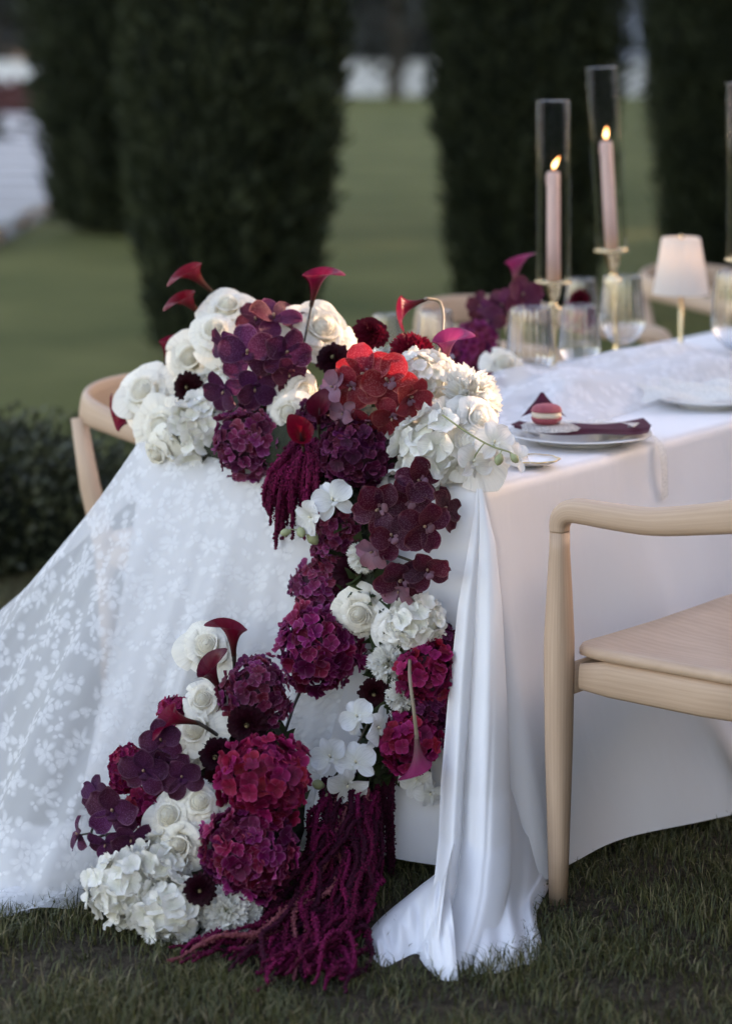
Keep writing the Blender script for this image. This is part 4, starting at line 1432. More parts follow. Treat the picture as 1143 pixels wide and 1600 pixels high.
def rose_heart_mesh(mat):
    parts = []
    for k in range(10):
        def fn(u, v, k=k):
            a = k * 2.3 + u * (1.5 - .04 * k)
            r0 = .015 + .026 * k
            lean = .012 * k * max(0, v - .4) / .6
            rho = r0 + .055 * math.sin(v * math.pi * .62) + lean + .018 * (u + 1) * v + .010 * math.sin(u * 4 + k) * v
            c = max(0, (v - .8) / .2)
            rho += .02 * c * c * k / 6
            return (rho * math.cos(a), rho * math.sin(a), -.1 + (.70 - .022 * k) * v - .07 * u * u * v - .02 * c * c + .015 * math.sin(u * 3 + k * 2) * v)
        parts.append(grid(fn, 10, 6))
    d = lathe([(.001, .535), (.06, .53), (.12, .50), (.2, .45), (.3, .36), (.4, .24), (.48, .06), (.45, -.2)], 18)
    parts.append((d[0], d[1], [(u_, .5) for u_, v_ in d[2]]))
    v, f, u = merge(parts)
    return mesh_data('heart', v, f, mat, True, u)


ROSE = {}


def rose_set(mk):
    if mk not in ROSE:
        m = M[mk]
        ROSE[mk] = (rose_heart_mesh(m), {t: [rose_petal_mesh(t, int(t * 100) + s, m) for s in range(4)] for t in (.42, .62, .82, 1.0)})
    return ROSE[mk]


_c = lathe([(.02, -.62), (.16, -.6), (.24, -.5), (.27, -.38)], 10)
_st = tube([(0, 0, -.55), (.05, .02, -1.0), (.02, 0, -1.7)], [.05, .045, .04], 6)
_v = merge([_c, _st])
CALYX = mesh_data('stem', _v[0], _v[1], M['stem'], True)


def rose(px, py, Y, r, face, label, mk='cream', open_=1.0, group='cream and white roses'):
    loc = at(px, py, Y)
    s = r * Y / F * 1.06
    face = Vector(face).normalized() + Vector((random.uniform(-.38, .38), 0, random.uniform(-.15, .42)))
    e = empty('garden_rose', M=facing(loc, face, random.uniform(0, 6.3), s)); tag(e, label, 'rose', group)
    heart, layers = rose_set(mk)
    open_ *= random.uniform(.82, 1.12)
    hs = random.uniform(.8, 1.1)
    add('heart', heart, e, M=Matrix.Rotation(random.uniform(-.12, .12), 4, 'X') @ Matrix.Diagonal((hs * open_, hs * open_, random.uniform(.95, 1.2), 1)))
    add('stem', CALYX, e)
    for t, n in ((.42, 4), (.62, 5), (.82, 5), (1.0, 6)):
        ph = random.uniform(0, 6.3)
        for k in range(n):
            a = ph + 2 * math.pi * k / n + random.uniform(-.15, .15)
            tl = random.uniform(-.30, .34) * t
            Mx = Matrix.Rotation(a, 4, 'Z') @ Matrix.Rotation(tl, 4, 'Y') @ Matrix.Diagonal((open_ * random.uniform(.93, 1.07), random.uniform(.9, 1.15), random.uniform(.85, 1.12), 1))
            add('petal', random.choice(layers[t]), e, M=Mx)
    return e


def floret_mesh(seed, mat, wide=.62, cup=.25, ruff=.04):
    r_ = random.Random(seed)
    parts = []
    for k in range(4):
        a0 = k * math.pi / 2 + r_.uniform(-.15, .15)
        sc = r_.uniform(.88, 1.1); cp = cup * r_.uniform(.2, 1.7); k1 = r_.uniform(0, 6); tw = r_.uniform(-.15, .15)

        def fn(u, v):
            w = wide * 1.12 * (math.sin(math.pi * (.10 + .82 * v)) ** .65) * (.72 + .32 * v)
            x = .06 + v * .97 * (1 - .13 * u * u * v)
            y = u * w
            z = cp * (v ** 1.7) * .8 + cp * .5 * u * u * v + ruff * math.sin(u * 4 + k1) * v + tw * u * v - .28 * max(0, v - .7) * cp * 3
            return (x * sc, y * sc, z + .012 * (k % 2))
        q = grid(fn, 4, 4)
        parts.append(xform(q, Matrix.Rotation(a0, 4, 'Z')))
    parts.append(([(.06, 0, .02), (0, .06, .02), (-.06, 0, .02), (0, -.06, .02), (0, 0, .10)], [(0, 1, 4), (1, 2, 4), (2, 3, 4), (3, 0, 4)], [(.5, .0)] * 5))
    v, f, u = merge(parts)
    return mesh_data('floret', v, f, mat, True, u)


FLOR = {}
_h = lathe([(.001, .80)] + [(.80 * math.sin(t), .80 * math.cos(t)) for t in np.linspace(.3, 2.85, 9)] + [(.001, -.80)], 14)
_s2 = tube([(0, 0, -.7), (.05, .03, -1.3), (0, 0, -1.9)], [.05, .045, .04], 6)
HCORE, HSTEM = {}, mesh_data('stem', _s2[0], _s2[1], M['stem'], True)
M['core_dark'] = plain('flower_core_dark', (0.03, 0.003, 0.012), rough=0.9)
M['core_white'] = plain('flower_core_pale', (0.68, 0.66, 0.56), rough=0.9)


def hydrangea(px, py, Y, r, face, label, mk='magenta', n=None, fs=.25, squash=.9, group='burgundy hydrangea heads', cat='hydrangea'):
    white = mk in ('white', 'cream')
    loc = at(px, py, Y)
    s = r * Y / F * .93
    Mx = facing(loc, face, random.uniform(0, 6.3), s)
    e = empty('hydrangea', M=Mx); e.matrix_world = Mx; tag(e, label, cat, group)
    if mk not in FLOR:
        FLOR[mk] = [floret_mesh(i * 13 + len(mk), M[mk], .58 if not white else .66, .30, .05 if not white else .09) for i in range(5)]
    ck = 'white' if white else 'dark'
    if ck not in HCORE:
        HCORE[ck] = mesh_data('heart', _h[0], _h[1], M['core_' + ck], True)
    add('heart', HCORE[ck], e, M=Matrix.Diagonal((.97, .97, .97 * squash, 1)))
    add('stem', HSTEM, e)
    if n is None: n = int(7.2 / fs ** 2)
    ga = math.pi * (3 - math.sqrt(5))
    for i in range(n):
        z = 1 - (i + .5) / n * 1.78
        rr = math.sqrt(max(0, 1 - z * z)); a = i * ga + random.uniform(-.12, .12)
        d = Vector((rr * math.cos(a), rr * math.sin(a), z * squash))
        lump = 1 + .08 * math.sin(3 * a + px) + .07 * math.sin(5 * z + py) + .04 * math.sin(7 * a + 4 * z)
        d2 = d * random.uniform(.80, .99) * lump
        nn = (d.normalized() + Vector((random.gauss(0, .33), random.gauss(0, .33), random.gauss(0, .33)))).normalized()
        add('floret', random.choice(FLOR[mk]), e, M=facing(d2, nn, random.uniform(0, 6.3), fs * random.uniform(.82, 1.18)))
    return e


def orchid_petal_mesh(half, seed, mat, cup=.10, bend=.18, length=1.0, tip=0.0):
    r_ = random.Random(seed)
    k1 = r_.uniform(0, 6)

    def fn(u, v):
        w = half * (math.sin(math.pi * (.06 + .88 * v) ** .92) ** .62) * (.62 + .5 * v)
        x = .03 + v * length
        y = u * w
        z = cup * 1.5 * (u * u) * v - bend * 1.4 * v * v + .035 * math.sin(u * 3 + k1) * v + cup * .6 * math.sin(v * 3.1)
        x -= tip * 0
        return (x, y, z)
    q = grid(fn, 8, 8)
    return mesh_data('petal', q[0], q[1], mat, True, q[2])


def orchid_heart_mesh(mat, lipmat=None):
    col = lathe([(.001, .0), (.045, .01), (.060, .07), (.055, .13), (.03, .165), (.001, .17)], 10)
    col = xform((col[0], col[1], col[2]), Matrix.Translation((0, .03, .02)) @ Matrix.Rotation(R(-35), 4, 'X'))
    lobes = []
    for sx in (-1, 1):
        q = grid(lambda u, v: (sx * (.06 + .16 * v), -.06 + u * .08 * (1 - v * .4), .06 + .20 * v * (1 - .4 * v)), 4, 4)
        lobes.append(q)
    q = grid(lambda u, v: (u * (.10 + .07 * math.sin(v * 3.1)), -.08 - .24 * v, .06 + .12 * math.sin(v * 2.2) - .04 * u * u), 6, 6)
    lobes.append(q)
    v, f, u = merge([col])
    me1 = mesh_data('bloom', v, f, mat, True)
    v, f, u = merge(lobes)
    me2 = mesh_data('lip', v, f, lipmat or mat, True, u)
    return me1, me2


ORCH = {}


def orchid_kit(mk, phal):
    key = (mk, phal)
    if key not in ORCH:
        m = M[mk]
        hm = M['orchid_heart_white'] if mk == 'orchid_white' else M['orchid_heart']
        lm_ = M['orchid_white'] if mk == 'orchid_white' else M['lilac' if mk in ('vanda', 'red_orchid') else mk]
        if phal:
            P = [orchid_petal_mesh(.66, i, m, .12, .10) for i in range(3)]; Sp = [orchid_petal_mesh(.36, 10 + i, m, .10, .12, .98) for i in range(3)]
        else:
            P = [orchid_petal_mesh(.55, i, m, .12, .10, .98) for i in range(3)]; Sp = [orchid_petal_mesh(.47, 10 + i, m, .10, .12, 1.0) for i in range(3)]
        ORCH[key] = (P, Sp, orchid_heart_mesh(hm, lm_))
    return ORCH[key]


def orchid_spray(blooms, label, mk, phal=False, buds=(), stem_pts=None, group=None, stem_m='stem', stem_r=.0026, altmk={}):
    """blooms: (px, py, Y, rpx, face, roll_deg)"""
    locs = [at(b[0], b[1], b[2]) for b in blooms]
    c = sum(locs, Vector()) / len(locs)
    e = empty('orchid_spray', c)
    tag(e, label, 'orchid', group)
    Mi = Matrix.Translation(-c)
    for i, b in enumerate(blooms):
        P, Sp, (h1, h2) = orchid_kit(altmk.get(i, mk), phal)
        fj = Vector(b[4]).normalized() + Vector((random.uniform(-.35, .35), 0, random.uniform(-.3, .3)))
        Mx = Mi @ facing(locs[i], fj, 0, b[3] * b[2] / F) @ Matrix.Rotation(R(b[5] if len(b) > 5 else random.uniform(-25, 25)), 4, 'Z')
        bl = add('bloom', h1, e, M=Mx @ Matrix.Scale(random.uniform(.84, 1.0), 4))
        add('lip', h2, bl)
        for a in (90, -42, 222):
            add('sepal', random.choice(Sp), bl, M=Matrix.Translation((0, 0, -.03)) @ Matrix.Rotation(R(a + random.uniform(-8, 8)), 4, 'Z') @ Matrix.Rotation(random.uniform(-.5, .3), 4, 'Y'))
        for a in (18, 162):
            add('petal', random.choice(P), bl, M=Matrix.Rotation(R(a + random.uniform(-8, 8)), 4, 'Z') @ Matrix.Rotation(random.uniform(-.55, .2), 4, 'Y'))
    # stem behind the blooms with a stalk to each
    parts = []
    sp = [at(*p_) for p_ in stem_pts] if stem_pts else [l - Vector(b[4]).normalized() * .025 for l, b in zip(locs, blooms)]
    if len(sp) == 1: sp.append(sp[0] + Vector((0, .06, -.04)))
    line = catmull(sp, 8)
    parts.append(tube([p_ - c for p_ in line], stem_r, 6))
    for l, b in zip(locs, blooms):
        nn = min(line, key=lambda q_: (q_ - l).length)
        back = l - Vector(b[4]).normalized() * .012
        parts.append(tube([p_ - c for p_ in bez(nn, nn.lerp(back, .4) + Vector((0, 0, .005)), back, l, 6)], stem_r * .7, 5))
    v, f, u = merge(parts)
    add('stem', mesh_data('stem', v, f, M[stem_m], True), e)
    for (px, py, Y, r) in buds:
        s = r * Y / F
        q = lathe([(.001, -1.2), (.35, -1.0), (.75, -.3), (.8, .2), (.5, .8), (.001, 1.15)], 10)
        l = at(px, py, Y)
        nn = min(line, key=lambda q_: (q_ - l).length)
        d = (l - nn); d = d if d.length > 1e-4 else Vector((0, 0, -1))
        bo = add('bud', mesh_data('bud', q[0], q[1], M['bud']), e, M=Mi @ facing(l, d, 0, s))
        t = tube([p_ - c for p_ in (nn, nn.lerp(l, .5) + Vector((0, 0, .004)), l)], stem_r * .6, 5)
        add('bud_stalk', mesh_data('bud_stalk', t[0], t[1], M[stem_m], True), e)
    return e


def calla_mesh(mat, seed, flare=1.0, curlback=1.0):
    def fn(u, v):
        th = u * math.pi * 1.07
        k = math.cos(u * math.pi / 2) ** 2
        c = max(0, (v - .45) / .55)
        r = .038 + .045 * v + .145 * max(0, (v - .25) / .75) ** 1.7 + flare * c ** 3 * (.085 + .05 * k) + .008 * u
        z = v * (.64 + .35 * k ** .9)
        z -= c ** 4 * .07 * flare * (1 - .4 * k)
        x = r * math.cos(th) - .02 * v * (1 - k); y = r * math.sin(th)
        y *= 1 + .15 * c * (1 - k)
        tp = c ** 2.5 * k ** 3
        x += curlback * .17 * tp; z += .10 * c ** 4 * k ** 6 - curlback * .20 * c ** 7 * k ** 5
        y *= 1 - .38 * c ** 5 * k ** 3
        return (x, y, z)
    q = grid(fn, 22, 16)
    return mesh_data('spathe', q[0], q[1], mat, True, q[2])


_sp = tube([(0, 0, .12), (.01, 0, .35), (.015, 0, .62)], [.018, .028, .012], 8)
SPADIX = mesh_data('spadix', _sp[0], _sp[1], M['spadix'], True)
CAL = {}


def calla(base, d, tipdir, L, stem, label, mk='calla', flare=1.0, curl=1.0, stem_m='stem', stem_r=.0036):
    """base: throat of the flower, d: direction of the mouth, L length, stem: list of points from base to root"""
    L *= 1.14
    key = (mk, flare, curl)
    if key not in CAL: CAL[key] = calla_mesh(M[mk], len(CAL), flare, curl)
    z = Vector(d).normalized()
    x = Vector(tipdir); x = (x - z * x.dot(z)).normalized()
    y = z.cross(x)
    Mx = Matrix(((x.x, y.x, z.x, base.x), (x.y, y.y, z.y, base.y), (x.z, y.z, z.z, base.z), (0, 0, 0, 1)))
    e = empty('calla_lily', base); tag(e, label, 'calla lily', 'dark red calla lilies')
    Mi = Matrix.Translation(-base)
    add('spathe', CAL[key], e, M=Mi @ Mx @ Matrix.Scale(L, 4))
    add('spadix', SPADIX, e, M=Mi @ Mx @ Matrix.Scale(L, 4))
    pts = [base + z * L * .12, base] + [Vector(p_) for p_ in stem]
    line = catmull(pts, 6)
    n = len(line)
    q = tube([p_ - base for p_ in line], [L * .045 if i < 7 else stem_r for i in range(n)], 8)
    add('stem', mesh_data('stem', q[0], q[1], M[stem_m], True), e)
    return e


def dahlia_mesh(mat, seed, layers=9, wide=.19, fold=.06):
    r_ = random.Random(seed)
    parts = []
    for l in range(layers):
        t = l / (layers - 1)
        n = int(lerp(9, 17, t))
        tilt = lerp(1.25, .02, t)
        ln = lerp(.38, .92, t ** .8)
        for k in range(n):
            a = 2 * math.pi * (k + .5 * (l % 2)) / n + r_.uniform(-.08, .08)
            tl = tilt + r_.uniform(-.12, .12)
            lnn = ln * r_.uniform(.9, 1.06)
            w = wide * lerp(.7, 1.25, t)

            def fn(u, v):
                ww = w * math.sin(math.pi * (.10 + .84 * v)) ** .7
                xx = .05 + v * lnn
                zz = -.10 * v * v * lnn + fold * abs(u) ** 1.5
                X = xx * math.cos(tl) - zz * math.sin(tl)
                Z = xx * math.sin(tl) + zz * math.cos(tl)
                return (X * math.cos(a) - u * ww * math.sin(a), X * math.sin(a) + u * ww * math.cos(a), Z * .8 - .15 * t)
            parts.append(grid(fn, 2, 4))
    v, f, u = merge(parts)
    return mesh_data('petals', v, f, mat, True, u)


def carnation_mesh(mat, seed, n_l=6):
    r_ = random.Random(seed)
    parts = []
    for l in range(n_l):
        t = l / (n_l - 1)
        n = int(lerp(4, 10, t))
        tilt = lerp(1.35, .12, t)
        ln = lerp(.72, .95, t)
        for k in range(n):
            a = 2 * math.pi * k / n + r_.uniform(-.3, .3)
            tl = tilt + r_.uniform(-.2, .2)
            k1, k2 = r_.uniform(0, 6), r_.uniform(8, 13)
            lnn = ln * r_.uniform(.85, 1.08)
            W = r_.uniform(.38, .5)

            def fn(u, v):
                ww = W * v ** 1.1
                zig = .06 * (1 if int(round((u + 1) * 7)) % 2 else -1) * (v > .95)
                xx = .04 + v * lnn * (1 - .10 * u * u) + zig
                zz = .13 * math.sin(u * k2 * .55 + k1) * v ** 2 + .05 * math.sin(u * k2 + k1 * 2) * v ** 2
                X = xx * math.cos(tl) - zz * math.sin(tl)
                Z = xx * math.sin(tl) + zz * math.cos(tl)
                return (X * math.cos(a) - u * ww * math.sin(a), X * math.sin(a) + u * ww * math.cos(a), Z * .85 - .2 * t)
            parts.append(grid(fn, 14, 5))
    v, f, u = merge(parts)
    return mesh_data('petals', v, f, mat, True, u)


DM = {}


def dahlia(px, py, Y, r, face, label, mk='dahlia'):
    loc = at(px, py, Y)
    e = empty('dahlia', M=facing(loc, face, random.uniform(0, 6), r * Y / F)); tag(e, label, 'dahlia', 'dark button dahlias')
    if mk not in DM: DM[mk] = [dahlia_mesh(M[mk], i) for i in range(2)]
    tag(add('petals', random.choice(DM[mk]), e), kind='stuff')
    if 'heart' not in DM:
        q = lathe([(.15, .15), (.14, .22), (.08, .27), (.001, .28)], 12)
        DM['heart'] = mesh_data('heart', q[0], q[1], M['dahlia_heart'])
    if mk == 'dahlia': add('heart', DM['heart'], e)
    add('stem', HSTEM, e, M=Matrix.Translation((0, 0, .55)))


def carnation(px, py, Y, r, face, label, mk='carn_white', squash=1.0):
    loc = at(px, py, Y)
    e = empty('carnation', M=facing(loc, face, random.uniform(0, 6), r * Y / F)); tag(e, label, 'carnation', 'ruffled carnations')
    if mk not in DM: DM[mk] = [carnation_mesh(M[mk], i) for i in range(2)]
    tag(add('petals', random.choice(DM[mk]), e), kind='stuff')
    add('stem', HSTEM, e, M=Matrix.Translation((0, 0, .5)))


# amaranth: strands of tiny beads
OCT = np.array([[1, 0, 0], [-1, 0, 0], [0, 1, 0], [0, -1, 0], [0, 0, 1], [0, 0, -1]], float)
OCTF = np.array([[0, 2, 4], [2, 1, 4], [1, 3, 4], [3, 0, 4], [2, 0, 5], [1, 2, 5], [3, 1, 5], [0, 3, 5]])


def strand_mesh(pts, r, mat, dens=1.0):
    P = np.array([tuple(p_) for p_ in pts]); n = len(P)
    seg = np.linalg.norm(np.diff(P, axis=0), axis=1); L = seg.sum()
    nb = int(L / .00095 * dens)
    s = rng.uniform(0, 1, nb)
    cum = np.concatenate([[0], np.cumsum(seg)]) / L
    C = np.stack([np.interp(s, cum, P[:, i]) for i in range(3)], 1)
    taper = np.clip((1 - s) / .12, .25, 1) * np.clip(s / .06 + .4, 0, 1)
    lump = 1 + .35 * np.sin(s * L * 260 + rng.uniform(0, 6)) * np.sin(s * L * 97)
    off = rng.normal(0, 1, (nb, 3)); off /= np.linalg.norm(off, axis=1, keepdims=True)
    C = C + off * (r * taper * lump * rng.uniform(.55, 1.0, nb))[:, None]
    rad = rng.uniform(.0014, .0036, nb)
    rot = rng.normal(0, .25, (nb, 6, 3))
    V = (C[:, None, :] + (OCT[None] + rot) * rad[:, None, None]).reshape(-1, 3)
    Fc = (np.arange(nb)[:, None, None] * 6 + OCTF[None]).reshape(-1, 3)
    V[:, 2] = np.maximum(V[:, 2], .001)
    k = max(2, n)
    t = tube(pts, [r * .62 * max(.25, min(1, (1 - i / (n - 1)) / .12)) for i in range(n)], 6)
    tv = np.array(t[0]); quads = [f for f in t[1] if len(f) == 4]
    tri = np.array([(a, b, c) for a, b, c, d in quads] + [(a, c, d) for a, b, c, d in quads]) + len(V)
    return mesh_data('strand', np.concatenate([V, tv]), np.concatenate([Fc, tri]), mat, True)


def amaranth(paths, r, mats, label, dens=1.0):
    c = Vector(paths[0][0])
    e = empty('amaranth_tassel', c); tag(e, label, 'amaranth', 'hanging amaranth tassels')
    for i_, p_ in enumerate(paths):
        mt = mats[i_] if isinstance(mats, list) else mats
        add('strand', strand_mesh([Vector(q_) for q_ in p_], r * random.uniform(.7, 1.25), mt, dens), e, M=Matrix.Translation(-c))
    return e


# ------------------------------------------------------------------ flower supports
def mound(name, c, rx, ry, rz, rot, label, leaves=500, zmin=None):
    e = empty(name, c); e.rotation_euler = (0, 0, rot); tag(e, label, 'flower foam')
    n, m = 20, 12
    V, Fc = [], []
    for j in range(m + 1):
        t = math.pi * j / m
        for i in range(n):
            a = 2 * math.pi * i / n
            k = 1 + .06 * math.sin(3 * a + 4 * t) + .04 * math.sin(7 * a)
            z = rz * math.cos(t)
            if zmin is not None: z = max(z, zmin)
            V.append((rx * k * math.sin(t) * math.cos(a), ry * k * math.sin(t) * math.sin(a), z))
    for j in range(m):
        for i in range(n):
            Fc.append((j * n + i, (j + 1) * n + i, (j + 1) * n + (i + 1) % n, j * n + (i + 1) % n))
    add('foam_block', mesh_data('foam_block', V, Fc, M['foam']), e)
    d = rng.normal(0, 1, (leaves, 3)); d /= np.linalg.norm(d, axis=1, keepdims=True)
    if zmin is not None: d[:, 2] = np.maximum(d[:, 2], (zmin + .01) / rz)
    pos = d * np.array([rx, ry, rz]) * .93
    tag(add('leaves', leaf_cloud(leaves, pos, d, .036, M['leaf'], 'leaves', 0, .5), e), kind='stuff')


def YT(px, inn=.10):
    """depth of a bloom above the table end"""
    return endY(px, -inn)


mound('foam_cage', T(.10, -.46, .775), .16, .36, .12, math.atan2(A.y, A.x), 'dark green foam under the flowers on the table end', 350, -.018)
mound('floral_foam', Vector((-.27, 4.63, .16)), .15, .12, .20, 0, 'dark green foam block under the flowers on the grass', 160, -.16)
gp = catmull([at(px, py, endY(px, o_)) for px, py, o_ in ((505, 735, .0), (545, 790, .045), (565, 870, .05), (600, 960, .06), (625, 1060, .075), (620, 1140, .09), (585, 1200, .10))], 6)
e = empty('flower_garland', gp[0]); tag(e, 'dark green garland core behind the cascade of flowers', 'garland')
q = tube([p_ - gp[0] for p_ in gp], .034, 10)
add('foam_roll', mesh_data('foam_roll', q[0], q[1], M['foam']), e)
pos = np.array([tuple(p_ - gp[0]) for p_ in gp for _ in range(14)]); dd = rng.normal(0, 1, pos.shape); dd[:, 1] -= .5
dd /= np.linalg.norm(dd, axis=1, keepdims=True)
tag(add('leaves', leaf_cloud(len(pos), pos + dd * .03, dd, .045, M['leaf'], 'leaves', 0, .5), e), kind='stuff')

# ------------------------------------------------------------------ flowers on the table end
CAMF = lambda x, z, y=-1: (x, y, z)
W = 'white'
rose(357, 484, YT(357, .14), 43, (.1, -.6, .8), 'cream rose at the top, under the two upright calla lilies')
rose(338, 520, YT(338, .08), 40, (-.5, -.8, .35), 'cream rose just below the topmost rose')
rose(300, 560, YT(300, .10), 42, (-.4, -.9, .3), 'cream rose beside the dark button dahlia')
rose(228, 614, YT(228, .06), 42, (-.7, -.8, .15), 'cream rose overhanging the curved chair back')
rose(255, 668, YT(255, .02), 38, (-.6, -.9, -.1), 'cream rose between the chair back and the white hydrangea')
rose(250, 706, YT(250, -.04), 34, (-.4, -.9, -.45), 'lowest cream rose over the lace, beside the white hydrangea')
rose(500, 517, YT(500, .14), 48, (.1, -.9, .5), 'large white rose behind the tall single calla stem')
rose(470, 612, YT(470, .03), 38, (.3, -.9, .2), 'cream rose half hidden between purple and red orchids')
rose(452, 645, YT(452, -.02), 34, (-.2, -1, -.25), 'cream rose above the upper amaranth tassel')
rose(420, 560, YT(420, .12), 36, (0, -.8, .6), 'cream rose behind the purple orchids')
hydrangea(318, 672, YT(318, .0), 57, (-.2, -1, -.15), 'white hydrangea beside the burgundy one over the lace', W, fs=.33, group='white hydrangea heads')
hydrangea(345, 610, YT(345, .08), 42, (-.1, -1, .3), 'white hydrangea behind the purple orchids and dark dahlia', W, fs=.34, group='white hydrangea heads')
dahlia(293, 605, YT(293, .02), 27, (-.3, -1, .15), 'dark maroon dahlia among the cream roses beside the chair')
dahlia(580, 518, YT(580, .10), 31, (.25, -.75, .65), 'sunlit crimson dahlia above the red orchids', 'dahlia_red')
dahlia(520, 560, YT(520, .10), 30, (-.1, -.8, .5), 'dark maroon dahlia under the large white rose')
hydrangea(388, 692, YT(388, -.05), 57, (-.25, -1, -.1), 'burgundy hydrangea over the lace beside the white hydrangea', 'mauve')
hydrangea(418, 625, YT(418, .04), 44, (0, -1, .2), 'dark plum hydrangea under the purple orchids', 'plum')
hydrangea(556, 706, YT(556, -.05), 60, (0, -1, -.05), 'large plum hydrangea under the red orchids', 'plum', fs=.22)
hydrangea(500, 655, YT(500, .0), 38, (0, -1, .1), 'small plum hydrangea behind the pair of open calla lilies', 'plum')

Yo = YT(410, -.02)
orchid_spray([(386, 552, Yo - .03, 47, (-.1, -1, .1), 0), (446, 552, Yo - .01, 44, (.35, -1, .15), -15), (398, 606, Yo - .02, 40, (0, -1, -.35), 170), (352, 545, Yo + .03, 40, (-1.2, -1, .1), 20),
              (350, 610, Yo, 40, (-.9, -1, -.3), 160)], 'violet speckled orchid spray above the burgundy hydrangea', 'violet', group='speckled orchid sprays')
orchid_spray([(428, 497, YT(428, .06), 44, (.2, -.9, .8), 10), (400, 500, YT(400, .10), 36, (-.2, -1, .9), 30), (452, 585, YT(452, .0), 36, (.6, -1, -.5), 160), (462, 510, YT(462, .1), 30, (.9, -.7, .5), 0)],
             'wine red orchid spray above the violet orchids', 'wine', group='speckled orchid sprays')
Yr = YT(590, -.02)
orchid_spray([(572, 585, Yr, 50, (-.15, -1, .25), 80), (606, 596, Yr - .02, 50, (.1, -1, .2), 40), (548, 605, Yr - .01, 42, (-.5, -1, 0), 150), (640, 622, Yr - .03, 42, (.6, -1, -.1), -20), (612, 652, Yr - .03, 38, (.2, -1, -.5), 160),
              (575, 660, Yr - .02, 36, (-.2, -1, -.5), 175)], 'glowing red speckled orchid spray over the plum hydrangea', 'red_orchid', group='speckled orchid sprays')
orchid_spray([(520, 605, Yr - .01, 30, (-.8, -.7, .2), 80), (535, 645, Yr - .02, 26, (-.4, -1, -.3), 170)], 'pale lilac orchid buds beside the red orchids', 'lilac', group='speckled orchid sprays')

# callas on the table end
b = at(330, 455, YT(330, .16)); calla(b, (-.62, -.25, .55), (-.9, -.3, -.1), .088, [at(345, 478, YT(330, .16)), at(365, 540, YT(365, .14))], 'red calla lily leaning out at the very top above the roses')
b = at(316, 495, YT(316, .15)); calla(b, (-.62, -.3, .62), (-.9, -.4, .2), .080, [at(325, 512, YT(316, .15)), at(350, 560, YT(350, .14))], 'red calla lily just below the topmost calla')
b = at(258, 572, YT(258, .12)); calla(b, (.20, -.25, .9), (.5, -.3, .5), .075, [at(268, 595, YT(268, .12)), at(300, 640, YT(300, .08))], 'red calla lily rising behind the cream roses above the chair', flare=.6)
b = at(228, 655, YT(228, .10)); calla(b, (-.9, -.2, .12), (-.6, -.2, .5), .085, [at(245, 660, YT(245, .09)), at(300, 680, YT(300, .06))], 'red calla lily drooping inside the curved chair back')
b = at(486, 478, YT(486, .10)); calla(b, (.22, -.2, .85), (.9, -.3, .3), .090, [at(481, 505, YT(481, .09)), at(474, 540, YT(474, .08)), at(465, 590, YT(465, .10))], 'single red calla on a tall dark stem beside the white rose', stem_m='stem_dark', stem_r=.0024)
b = at(474, 700, YT(474, -.09)); calla(b, (-.10, -.75, .75), (-.5, .1, .7), .070, [at(478, 715, YT(478, -.04)), at(500, 730, YT(500, .03))], 'open dark red calla at the head of the upper amaranth', 'calla', .9, .4)
b = at(498, 668, YT(498, -.08)); calla(b, (.02, -.5, .85), (.3, .2, .8), .068, [at(502, 690, YT(502, -.04)), at(515, 715, YT(515, .03))], 'dark red calla beside the open one above the amaranth', 'calla_dark', .8, .4)
b = at(668, 467, YT(640, .20)); calla(b, (-.9, -.2, -.35), (-.5, -.2, -.8), .075, [at(688, 475, YT(650, .22)), at(690, 520, YT(660, .2)), at(670, 600, YT(650, .12))], 'crimson calla with pale throat nodding before the wine glass', stem_m='stem_pale')
b = at(694, 575, YT(680, .12)); calla(b, (.12, -.3, .85), (.7, -.2, .3), .085, [at(690, 600, YT(680, .12)), at(670, 650, YT(660, .08))], 'pink calla lily in front of the wine glass', 'calla_pink')
carnation(645, 553, YT(640, .12), 38, (.2, -.8, .5), 'crimson carnation behind the red orchids', 'carn_red')

# white blooms in the sun at the corner
hydrangea(660, 598, YT(655, .07), 52, (.2, -.8, .5), 'white hydrangea touching the crimson carnation in the sun', W, fs=.34, group='white hydrangea heads')
carnation(735, 622, YT(720, .08), 56, (.4, -.8, .4), 'large ruffled white carnation in the sun towards the napkin')
hydrangea(682, 700, YT(680, .0), 64, (.1, -1, .05), 'white hydrangea at the table corner above the dark orchids', W, fs=.43, group='white hydrangea heads')
rose(733, 696, YT(728, .02), 50, (.3, -1, .3), 'full blown white rose at the table corner, beside the scalloped dish', W)
hydrangea(640, 668, YT(640, .03), 44, (.0, -1, .1), 'white hydrangea tucked under the red orchids', W, fs=.38, group='white hydrangea heads')
rose(742, 655, YT(735, .04), 42, (.4, -1, .1), 'sunlit white rose between the corner hydrangea and the napkin', W)
orchid_spray([(772, 692, YT(745, .0), 36, (.5, -.8, .5), 10), (738, 722, YT(735, -.01), 34, (.3, -1, .3), -20), (808, 716, YT(760, .02), 28, (.6, -.6, .8), 30)], 'white orchid spray with green buds lying at the table corner', 'orchid_white', True,
             buds=[(779, 718, YT(750, -.02), 9), (803, 716, YT(755, -.015), 8)], stem_pts=[(690, 648, YT(690, -.05)), (730, 676, YT(730, -.03)), (765, 696, YT(745, -.02)), (795, 706, YT(755, -.01))], group='white orchid sprays', stem_m='bud', stem_r=.002)

